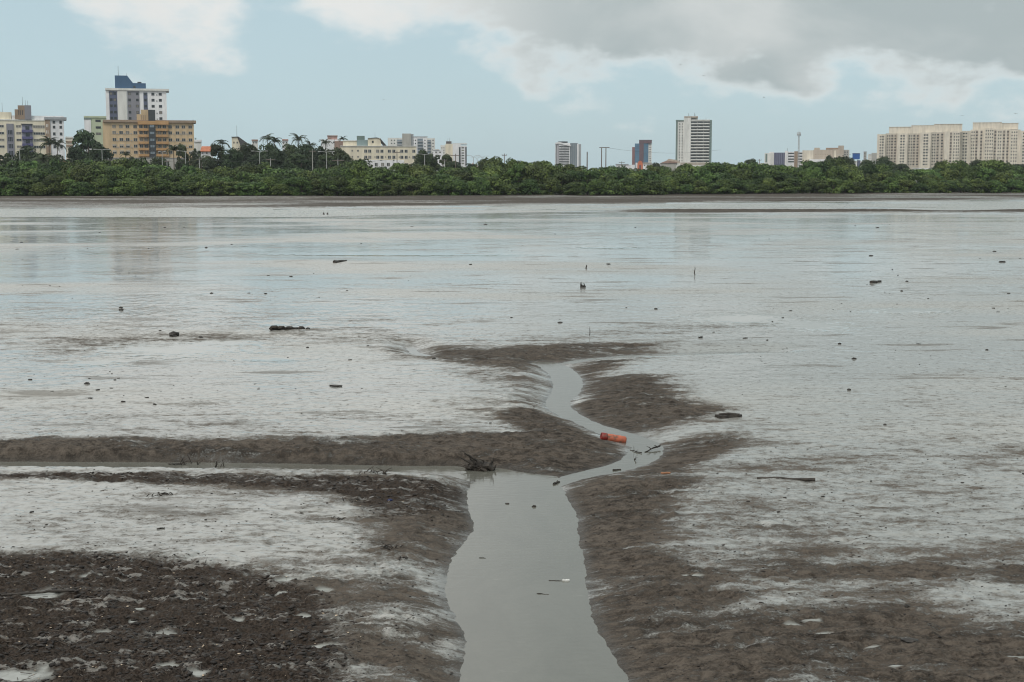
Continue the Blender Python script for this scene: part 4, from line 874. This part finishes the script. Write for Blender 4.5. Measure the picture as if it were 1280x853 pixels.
# lattice mast
Dm = 1150; r = empty('radio_mast', (place(997.5, Dm), Dm, GZ0), 'tall lattice mast with antennas between the indigo offices and tan building', 'mast'); hm = at(997, 165, Dm).z - GZ0
b = MB()
for a in range(3): b.tube([(math.cos(a*2.094)*1.0, math.sin(a*2.094)*1.0, 0), (math.cos(a*2.094)*.5, math.sin(a*2.094)*.5, hm)], [.16,.12], 4)
b.build('leg', M['metal_pole'], r); b = MB()
for i in range(14):
    z0, z1 = hm*i/14, hm*(i+1)/14; k0, k1 = 1 - .5*i/14, 1 - .5*(i+1)/14
    for a in range(3):
        q = (a+1) % 3; b.tube([(math.cos(a*2.094)*k0, math.sin(a*2.094)*k0, z0), (math.cos(q*2.094)*k1, math.sin(q*2.094)*k1, z1)], [.07,.07], 4)
b.build('lattice', M['metal_pole'], r)
for a in range(3):
    b = MB(); cx, cy = math.cos(a*2.094+.4)*1.5, math.sin(a*2.094+.4)*1.5; b.box(cx-.22, cy-.22, hm-3.2, cx+.22, cy+.22, hm-.4); b.build('antenna_panel', M['metal_pole'], r)
b = MB(); b.tube([(0,0,hm-2.4),(0,0,hm-1.9)], [1.7,1.7], 8); b.build('platform', M['metal_pole'], r)
b = MB(); b.tube([(0,0,hm-.2),(0,0,hm+2.5)], [.12,.05], 5); b.build('lightning_rod', M['metal_pole'], r)
# ================================================================== THINGS LYING ON THE MUD
def tz(x, y): return float(terrain(np.array([[float(x)]]), np.array([[float(y)]]))[0][0, 0])
def gp(px, py, z0=0.0):
    p = ground(px, py, z0)
    for _ in range(3): p = ground(px, py, max(tz(p.x, p.y), WL))
    return p
wood = mat('wet_wood', (0.034,0.027,0.021), .65, .6, 9.0, .8); wood2 = mat('grey_wood', (0.075,0.062,0.05), .75, .35, 8.0, .5)
stone_m = mat('dark_stone', (0.03,0.026,0.022), .6, .4, 12.0, .5)
def lump(name, px, py, wpx, hpx, m, label, cat, group=None, seed=0, n=2):
    """an uneven lump of mud, stone or wood: subdivided, squashed, roughened, sunk a little"""
    p = gp(px, py + hpx*.4); k = p.y / FPX; W, Hh = wpx*k, hpx*k
    bm = bmesh.new(); bmesh.ops.create_icosphere(bm, subdivisions=n, radius=1.0)
    for v in bm.verts:
        c = v.co.copy(); d = .22*math.sin(c.x*3.1+seed*1.7) * math.cos(c.y*2.7+seed) + .16*math.sin(c.z*5+c.x*4+seed*2.3) + random.uniform(-.1,.1)
        c *= 1 + d; v.co = (c.x*W/2, c.y*W*.32, c.z*Hh*.62 + Hh*.22)
    me = bpy.data.meshes.new(name); bm.to_mesh(me); bm.free(); me.materials.append(m)
    o = link(name, me, None, p); o.rotation_euler.z = random.uniform(-.3,.3); return tag(o, label, cat, group)
def stick_pts(p, q, n, wob):
    pts = []
    for i in range(n):
        t = i/(n-1); v = p.lerp(q, t); e = wob*math.sin(math.pi*t); pts.append(v + Vector((random.uniform(-e,e), random.uniform(-e,e), random.uniform(-e*.3,e*.5))))
    return pts
def stick(name, a, c, r0, r1, label, cat='stick', m=None, wob=.02, n=6, twigs=0, lift=(0,0), group=None):
    A, C = gp(*a), gp(*c); A.z += r0*.5 + lift[0]; C.z += r1*.5 + lift[1]; o = empty(name, A, label, cat, group)
    pts = stick_pts(Vector(), C - A, n, wob); b = MB(); b.tube(pts, [r0 + (r1-r0)*i/(n-1) for i in range(n)], 7, 0, True, .22); st = b.build('stem', m or wood, o)
    L = (C-A).length
    for i in range(twigs):
        q = pts[random.randrange(1, n-1)]; d = Vector((random.uniform(-1,1), random.uniform(-.6,.6), random.uniform(.1,.9))).normalized() * L * random.uniform(.15,.35)
        b = MB(); b.tube([q, q + d*.5 + Vector((0,0,.01)), q + d], [r1*.6, r1*.45, r1*.2], 5); b.build('twig', m or wood, st)
    return o

def dirty(m):
    t = m.node_tree; g = N(t); b = t.nodes['Principled BSDF']; src = b.inputs['Base Color'].links[0].from_socket
    f = g.noise(g.n('ShaderNodeTexCoord').outputs['Object'], 11.0, 6, 0.65)
    g.L.new(g.mix(g.math('MULTIPLY', g.step(f, 0.50, 0.62), 0.8), src, (0.10, 0.08, 0.06)), b.inputs['Base Color']); g.L.new(g.step(f, .45, .65, .45, .85), b.inputs['Roughness'])
# --- orange float on the edge of the stream
fo = mat('orange_plastic', (0.40,0.105,0.055), .6, .14, 9.0, .15); dirty(fo); fr = mat('red_plastic', (0.20,0.018,0.013), .55, .25, 10., .1); dirty(fr); fm = mat('mud_smear', (0.10,0.085,0.06), .8, .3, 20., .5)
A = gp(752.5, 548.6); Bp = gp(784.5, 550.6); k = A.y/FPX; rad = 5.0*k; A.z = max(A.z, WL) + rad*.55; Bp.z = max(Bp.z, WL) + rad*.45; Bp.x = A.x + 31*k; Bp.y = A.y + .05
o = empty('plastic_float', A, 'orange plastic cylinder with a red open end, lying at the bend of the stream', 'float'); ax = (Bp - A); L = ax.length
q = ax.to_track_quat('X', 'Z'); o.rotation_mode = 'QUATERNION'; o.rotation_quaternion = q
def lathe(prof, seg=28):
    b = MB(); pts = []
    for x, r in prof: pts += [(x, r*math.cos(2*math.pi*j/seg), r*math.sin(2*math.pi*j/seg)) for j in range(seg)]
    fs = [(i*seg+j, i*seg+(j+1) % seg, (i+1)*seg+(j+1) % seg, (i+1)*seg+j) for i in range(len(prof)-1) for j in range(seg)]
    b.add(pts, fs); return b
lathe([(L*.22,rad*.5),(L*.22,rad*.97),(L*.25,rad),(L*.6,rad),(L*.9,rad),(L*.955,rad*.93),(L*.99,rad*.70),(L,rad*.3),(L,.0001)]).build('body', fo, o, None, True)
lathe([(-L*.01,.0001),(L*.06,rad*.30),(L*.02,rad*.72),(-L*.04,rad*.80),(-L*.05,rad*.96),(-L*.03,rad*1.06),(L*.17,rad*1.07),(L*.20,rad*1.0),(L*.215,rad*.9)]).build('end_cap', fr, o, None, True)
bm_ = MB(); bm_.add([(L*(.18+.05*i) + random.uniform(-.02,.02), math.sin(a)*rad*1.025*-1, -math.cos(a)*rad*1.025) for i in range(9) for a in [.05+.12*j + random.uniform(-.03,.03) for j in range(4 + 0)] for _ in (0,)],
    [(i*4+j, i*4+j+1, (i+1)*4+j+1, (i+1)*4+j) for i in range(8) for j in range(3) if (i*7+j*3) % 5])
bm_.build('mud_stain', fm, o)

# --- root stump where the channels meet
P = gp(597, 588); P.z = WL - .02; k = P.y/FPX
o = empty('driftwood_root', P, 'black tangled root stump with spiky branches where the two channels meet', 'driftwood')
for pts, r in (([(-.22,.05,.0),(-.10,.03,.07),(.04,.0,.10),(.16,-.02,.05)], (.03,.07,.085,.04)), ([(-.05,.0,.02),(.10,-.03,.08),(.20,-.04,.10),(.27,-.05,.03)], (.05,.075,.06,.03)), ([(.02,-.05,.0),(.08,-.08,.05),(.17,-.1,.02)], (.04,.05,.03))):
    b = MB(); b.tube(pts, r, 8, 0, True, .35); b.build('stump', wood, o)
def pv(px, py, dy=0.0, dz=0.0):
    a, bq, c = ray(px, py); t = (P.y + dy)/bq; return Vector((a*t, P.y+dy, H + c*t + dz)) - P
for pts, r in [([(608,584),(596,576),(580,566)], .035), ([(604,586),(590,580),(573,571)], .026), ([(606,588),(592,592),(581,602)], .03), ([(602,586),(588,586),(576,583)], .022), ([(612,582),(616,577),(617,572)], .02),
               ([(604,590),(598,597),(590,600)], .022), ([(598,582),(588,574),(586,568)], .016), ([(610,588),(618,586),(620,581)], .03), ([(594,588),(584,594),(580,599)], .014)]:
    b = MB(); v = [pv(x, y, random.uniform(-.06,.06)) for x, y in pts]; b.tube([v[0], v[1], v[2]], [r, r*.75, r*.3], 6, 0, True, .2); b.build('branch', wood, o)
for i in range(34):
    b = MB(); a = Vector((random.uniform(-.24,.28), random.uniform(-.08,.05), random.uniform(.02,.15))); e = a + Vector((random.uniform(-.16,.1), random.uniform(-.06,.04), random.uniform(-.06,.12))); b.tube([a, a.lerp(e,.5)+Vector((0,0,.02)), e], [.013,.01,.004], 4); b.build('rootlet', wood, o)

# --- logs, planks and sticks
def plank(px0, py0, px1, py1, th, wd, label, tilt=0.0):
    A, C = gp(px0, py0), gp(px1, py1); o = empty('driftwood_log', (A+C)/2, label, 'driftwood'); d = (C-A)/2; n = 9; b = MB(); top = []
    u = Vector((-d.y, d.x, 0)).normalized() * wd
    for i in range(n):
        t = -1 + 2*i/(n-1); w = (1 - .5*abs(t)**3) * random.uniform(.85,1.1); p = d*t; z = th * random.uniform(.75,1.15)
        top.append([p - u*w + Vector((0,0,-.02)), p - u*w*.85 + Vector((0,0,z)), p + Vector((0,0,z*.8)), p + u*w*.8 + Vector((0,0,z*1.05)), p + u*w + Vector((0,0,-.02))])
    vs = [v for r in top for v in r]; fs = [(i*5+j, (i+1)*5+j, (i+1)*5+j+1, i*5+j+1) for i in range(n-1) for j in range(4)] + [(0,1,2,3,4), tuple((n-1)*5+j for j in (4,3,2,1,0))]
    b.add(vs, fs); b.build('slab', wood, o)
    return o
o = plank(895, 522, 926, 520.6, .055, .13, 'flat black waterlogged slab on the wet mud right of the stream')
b = MB(); b.tube([(-.2,.02,.05),(0,.0,.07),(.22,-.02,.05)], [.02,.03,.02], 6, 0, True, .3); b.build('ridge', wood, o)
stick('driftwood_stick', (946,598.5), (1019,601.5), .018, .034, 'long thin black branch lying flat on the mud, right side', 'driftwood', wob=.03)
stick('driftwood_log', (418,328.8), (433,326.2), .10, .04, 'small dark forked log far out on the left flat', 'driftwood', wob=.06)
o = stick('driftwood_log', (338,412.8), (377,411.2), .06, .035, 'long dark driftwood log with a knobby end on the left flat', 'driftwood', wob=.05, n=8)
for x, w_, h_ in ((.12,.16,.13),(.36,.14,.11),(.62,.16,.08),(1.02,.1,.09)):
    b = MB(); h_ *= .6; b.tube([(x-w_,.02,0),(x-w_*.4,0,h_*.9),(x+w_*.5,-.02,h_),(x+w_*1.2,0,.02)], [.02,.05,.045,.015], 7, 0, True, .3); b.build('knob', wood, o)
lump('mud_clump', 217, 417.5, 14, 6.5, stone_m, 'round black clump on the wet left flat', 'mud clump', None, 1)
lump('mud_clump', 251, 421.5, 6, 2.6, stone_m, 'small black clump right of the round black clump', 'mud clump', None, 2)
lump('mud_clump', 385, 410.5, 6, 2.4, stone_m, 'bit of black wood off the end of the long driftwood log', 'mud clump', None, 3)
lump('mud_clump', 151.5, 387, 6, 2.6, stone_m, 'brownish clump alone on the far left flat', 'mud clump', None, 4)
lump('mud_clump', 109, 479, 8, 3.0, stone_m, 'flat brown clump on the left flat above the dark bank', 'mud clump', None, 5)
lump('mud_clump', 420, 482, 16, 2.6, stone_m, 'low dark streak of debris on the flat left of the stream', 'debris', None, 6)
o = empty('root_clump', gp(728, 359.5), 'dark upright root clump with two knobs, alone on the middle flat', 'root clump'); kk = o.location.y/FPX
for dx, h, r in ((-1.8,6.5,.9),(2.0,5.5,.8),(0,2.8,2.0),(3.2,2.5,1.0),(-.6,5,.7)):
    b = MB(); b.tube([(dx*kk,0,-.1),(dx*kk*1.1,0,h*kk*.6),(dx*kk*.9,0,h*kk)], [r*kk*1.3,r*kk*.8,r*kk*.55], 7, 0, True, .25); b.build('knob', stone_m, o)
stick('mangrove_stake', (868,344), (868.6,343.4), .03, .015, 'thin upright stick far out on the right flat', 'stick', lift=(-.1,.38), wob=.05)
stick('mangrove_stake', (737,419.5), (737.4,419), .014, .008, 'thin upright stick behind the dark lobe of mud', 'stick', lift=(-.1,.26), wob=.01)
stick('mangrove_stake', (733,336), (733.3,335.6), .05, .03, 'short upright stick above the root clump', 'stick', lift=(-.1,.15), wob=.02)
for px, lb in ((404.6,'left one of two short stakes by the river edge'),(409.4,'right one of two short stakes by the river edge')):
    stick('mangrove_stake', (px,268.5), (px+.1,268.4), .14, .1, lb, 'stick', lift=(-.2,.15), wob=.02)
stick('driftwood_stick', (1089,354), (1101,352.4), .08, .05, 'short dark stick lying on the far right flat', 'driftwood', wob=.03)
lump('mud_clump', 1061, 487, 4.5, 3.0, stone_m, 'black clump on the right flat between the slab and the edge', 'mud clump', None, 7)
lump('mud_clump', 1068, 448, 6, 2.4, stone_m, 'flat black clump farther out than the others on the right flat', 'mud clump', None, 8)
lump('mud_clump', 875.5, 421.5, 6, 2.2, stone_m, 'dark clump right of the dark lobe of mud', 'mud clump', None, 9)
lump('mud_clump', 700, 403, 7, 1.8, stone_m, 'small dark clump left of centre above the dark lobe', 'mud clump', None, 10)
lump('mud_clump', 1253, 327, 9, 2.0, stone_m, 'dark clump near the right picture edge far out', 'mud clump', None, 11)
lump('mud_clump', 1106, 531, 5, 2.4, stone_m, 'little black clump on the wet mud above the branch', 'mud clump', None, 12)
lump('mud_clump', 1134, 757+0, 7, 4, stone_m, 'dark clod on the near right mud', 'mud clump', None, 13)
lump('stone', 249, 767, 6, 5.0, stone_m, 'dark stone on the near left mud between the pools', 'stone', None, 14)
lump('mud_clump', 1137, 800, 22, 5, stone_m, 'low black mound on the near right mud', 'mud clump', None, 15)
stick('driftwood_stick', (806,565.6), (825,561), .010, .018, 'dark stick poking into the stream from its right bank', 'driftwood', lift=(.0,.05), wob=.02, twigs=2)
stick('driftwood_stick', (788,563), (802,567), .008, .010, 'spiky twig cluster in the stream below the orange cylinder', 'driftwood', lift=(0,.01), wob=.02, twigs=2)
stick('driftwood_stick', (793,574), (794.5,577), .010, .008, 'tiny twigs standing in the stream near its right bank', 'stick', lift=(0,.03), wob=.01, twigs=2)
stick('driftwood_stick', (766,588.5), (776,587.6), .018, .012, 'small stick lying across the mouth of the stream', 'stick', wob=.01, twigs=1)
stick('driftwood_stick', (826,592.6), (838,592.2), .022, .018, 'rusty orange piece of wood on the right bank', 'wood piece', mat('orange_wood', (0.24,0.115,0.06), .8, .25, 8.), wob=.01)
stick('driftwood_stick', (692,606), (699,603), .02, .016, 'dark stub at the right lip of the main channel', 'wood piece', wob=.015, twigs=1)
stick('driftwood_stick', (1,744.5), (94,739.5), .012, .020, 'long dark bluish branch lying on the near left mud', 'driftwood', wood, .04, 9)
stick('driftwood_stick', (196,662), (206,660.5), .012, .008, 'short twig on the pale mud left of centre', 'stick', wob=.01)
stick('driftwood_stick', (318,758), (336,763), .010, .007, 'thin curved twig on the near mud left of the channel', 'stick', wob=.03)
# twig brush along the side channel
def brush(px, py, wpx, hpx, n, label):
    p = gp(px, py); k = p.y/FPX; o = empty('twig_heap', p, label, 'twigs'); 
    for i in range(n):
        a = Vector((random.uniform(-.5,.5)*wpx*k, random.uniform(-.1,.1), 0)); e = a + Vector((random.uniform(-.35,.35)*wpx*k, random.uniform(-.12,.12), random.uniform(.05,1.0)**1.6*hpx*k))
        b = MB(); b.tube([a, a.lerp(e,.5)+Vector((0,0,.015)), e], [.009,.007,.003], 4); b.build('twig', wood, o)
for a in [(229,580,44,12,14,'dry twigs sticking up beside the left side channel'),(275,583,12,16,5,'two thin twigs leaning over the side channel'),(468,592,46,10,16,'low heap of twigs on the near bank of the side channel'),(440,627,22,8,12,'dark twig heap at the corner of the pale mud'),
          (200,619,34,6,12,'thin twigs scattered on the pale mud below the side channel'),(485,686,36,7,12,'dark root mat on the mud left of the main channel'),(505,700,18,4,6,'small root mat just below the larger root mat'),(422,650,18,4,8,'scrap of roots on the pale mud left of the main channel')]: brush(*a)
# litter floating in or beside the main channel
o = plank(703, 726.4, 712, 726.4, .02, .016, 'small white block floating in the main channel'); o.name = 'floating_block'; o['category'] = 'litter'
for ch in o.children: ch.data.materials[0] = mat('white_foam', (0.62,0.61,0.58), .7, .1, 20.)
for a, c, lb in [((686,726),(703,726.6),'thin twig floating left of the white block'),((671,742.4),(686,743.6),'bluish twig floating below the white block'),((599,697.8),(607,698.2),'single dark leaf stalk floating on the left of the main channel')]:
    stick('floating_twig', a, c, .006, .003, lb, 'twig', wob=.012)
lump('floating_leaf', 667.5, 632.6, 5, 3, wood, 'dark curled leaf floating in the upper main channel', 'leaf', None, 16)
lump('floating_leaf', 634, 629.4, 6, 1.6, wood, 'flat dark leaf floating left of the curled one', 'leaf', None, 17)
o = lump('plastic_scrap', 487.5, 625, 6, 4, mat('blue_plastic', (0.02,0.028,0.09), .4, .15, 10.), 'dark blue plastic scrap on the mud left of the main channel', 'litter', None, 18)

# ------------------------------------------------------------------ clods, twigs and shell bits: real pieces nobody could count
ICO = bmesh.new(); bmesh.ops.create_icosphere(ICO, subdivisions=1, radius=1.0); ICO.verts.ensure_lookup_table()
IV = np.array([v.co[:] for v in ICO.verts]); IF = np.array([[v.index for v in f.verts] for f in ICO.faces]); ICO.free()
def clods(name, X, Y, Z, S, m, label, flat=.6):
    n = len(X); J = 1 + rng.uniform(-.35, .35, (n, len(IV), 1)); V = IV[None] * J * S[:, None, None] * np.stack([rng.uniform(.8,1.9,n), rng.uniform(.7,1.2,n), rng.uniform(.35,1.0,n)*flat], -1)[:, None, :]
    a = rng.uniform(0, math.pi, n); ca, sa = np.cos(a)[:, None], np.sin(a)[:, None]
    V = np.stack([V[..., 0]*ca - V[..., 1]*sa, V[..., 0]*sa + V[..., 1]*ca, V[..., 2]], -1) + np.stack([X, Y, Z + S*.12], -1)[:, None, :]
    F = (IF[None] + (np.arange(n) * len(IV))[:, None, None]).reshape(-1, 3)
    me = bpy.data.meshes.new(name); me.vertices.add(n*len(IV)); me.vertices.foreach_set('co', V.astype(np.float32).ravel()); me.loops.add(F.size); me.loops.foreach_set('vertex_index', F.astype(np.int32).ravel())
    me.polygons.add(len(F)); me.polygons.foreach_set('loop_start', np.arange(0, F.size, 3, dtype=np.int32)); me.update(calc_edges=True); me.materials.append(m)
    return tag(link(name, me), label, None, None, 'stuff')
def scatter(n, y0, y1, pw=1.0):
    py0 = HORIZON + H*FPX/y1; py1 = HORIZON + H*FPX/y0; py = py0 + (py1-py0) * rng.uniform(0, 1, n)**pw; Y = H*FPX/(py-HORIZON); X = rng.uniform(-.40, .40, n) * (Y+1.5)
    z, dk, lt, pud, dw = terrain(X[None], Y[None]); return X, Y, z[0], dk[0], lt[0], pud[0], dw[0]
clod_m = mat('clod_mud', (0.019,0.014,0.011), .75, .5, 6.0, .4)
X, Y, Z, dk, lt, pd, dw = scatter(60000, 12.5, 28); pr = np.clip(.02 + 1.0*lt*np.clip(dk,.2,1) + .30*np.clip(dk,0,1), 0, 1) * (pd < .3) * (dw > .1) * (0.25 + 1.5*fbm(X, Y, .9, 3, 91)**1.3)
kx = rng.uniform(0, 1, len(X)) < pr*.55; S = (.007 + .022*rng.uniform(0, 1, kx.sum())**2.6) * (.6 + .6*lt[kx])
clods('mud_clods', X[kx], Y[kx], Z[kx], S, clod_m, 'dark crumbs of mud strewn over the near banks'); print('clods', kx.sum())
X, Y, Z, dk, lt, pd, dw = scatter(16000, 17, 150, 1.5); kx = (rng.uniform(0, 1, len(X)) < 1.5*np.clip(1-dk*.6,0,1)*np.clip(fbm(X*.5, Y, .16, 4, 92)-.46,0.004,1)*.6) & (dw > .2); S = (.006 + .0003*Y[kx]) * (.35 + rng.uniform(0, 1, kx.sum())**7*3.2)
clods('worm_casts', X[kx], Y[kx], Z[kx], S, clod_m, 'small dark worm casts dotted over the wet flat', .55); print('casts', kx.sum())
X, Y, Z, dk, lt, pd, dw = scatter(9000, 12.5, 22); kx = (rng.uniform(0, 1, len(X)) < .10*lt); S = .006 + .010*rng.uniform(0, 1, kx.sum())**2
clods('shell_bits', X[kx], Y[kx], Z[kx]+.01, S, mat('shell', (0.42,0.33,0.24), .6, .45, 40.), 'pale and tan shell bits among the dark mud crumbs', .5)
X, Y, Z, dk, lt, pd, dw = scatter(9000, 12.5, 27); kx = np.where(rng.uniform(0, 1, len(X)) < .28*lt*(dw > .1))[0]; b = MB()
for i in kx:
    a = random.uniform(0, 6.28); L = random.uniform(.03, .13); d = Vector((math.cos(a), math.sin(a), random.uniform(-.05,.25)))*L; p = Vector((X[i], Y[i], Z[i]+.012)); b.tube([p, p + d], [.0045,.003], 3)
tag(b.build('twig_litter', wood2), 'fine broken twigs and roots strewn over the near mud', None, None, 'stuff')

# ================================================================== BIRDS
bird_m = mat('bird_black', (0.02,0.02,0.02), .7, .2, 5.)
def bird(px, py, D, rz, label):
    p = at(px, py, D); o = empty('soaring_bird', p, label, 'bird', None, rz); bm = bmesh.new()
    body = [(0,-.34,0),(.055,-.18,.01),(.07,.0,.01),(.05,.16,0),(.06,.34,-.01),(-.06,.34,-.01),(-.05,.16,0),(-.07,0,.01),(-.055,-.18,.01)]
    b = MB(); b.add([(x,y,z-.05) for x,y,z in body] + [(x*.6,y*.9,z+.05) for x,y,z in body], [tuple(range(8,-1,-1)), tuple(range(9,18))] + [(i,(i+1)%9,(i+1)%9+9,i+9) for i in range(9)]); b.build('body', bird_m, o)
    for s in (-1, 1):
        b = MB(); w = [(s*.05,-.10,.02),(s*.38,-.16,.14),(s*.75,-.06,.20),(s*.92,.08,.19),(s*.70,.10,.18),(s*.38,.10,.12),(s*.05,.12,.02)]; b.add(w + [(x,y,z+.02) for x,y,z in w], [tuple(range(7)), tuple(range(13,6,-1))] + [(i,(i+1)%7,(i+1)%7+7,i+7) for i in range(7)]); b.build('wing', bird_m, o)
for a in [(880,95,620,.4,'tiny dark bird soaring under the grey cloud, centre right'),(850.5,81,650,-.6,'fainter tiny bird left of the one under the cloud'),(955,122,620,1.1,'tiny dark bird in the blue below the cloud base'),(1270,142.5,560,.2,'tiny dark bird above the right beige slab'),(1203,145,700,-.3,'faint tiny bird above the gap between the beige slabs'),(480,125,700,.8,'faint tiny bird alone in the left blue sky')]: bird(*a)
# ================================================================== HAZE over the far shore
hb = MB(); hb.box(-6400, -400, -2.5, 6400, 3400, 74)
hm_ = bpy.data.materials.new('haze'); hm_.use_nodes = True; ht = hm_.node_tree; ht.nodes.clear(); ho = ht.nodes.new('ShaderNodeOutputMaterial'); hv = ht.nodes.new('ShaderNodeVolumePrincipled')
hv.inputs['Color'].default_value = (0.86, 0.93, 0.97, 1); hv.inputs['Density'].default_value = 0.00008; hv.inputs['Anisotropy'].default_value = 0.2
ht.links.new(hv.outputs[0], ho.inputs['Volume'])
tag(hb.build('haze', hm_), 'thin pale sea air over the far shore', None, None, 'stuff')
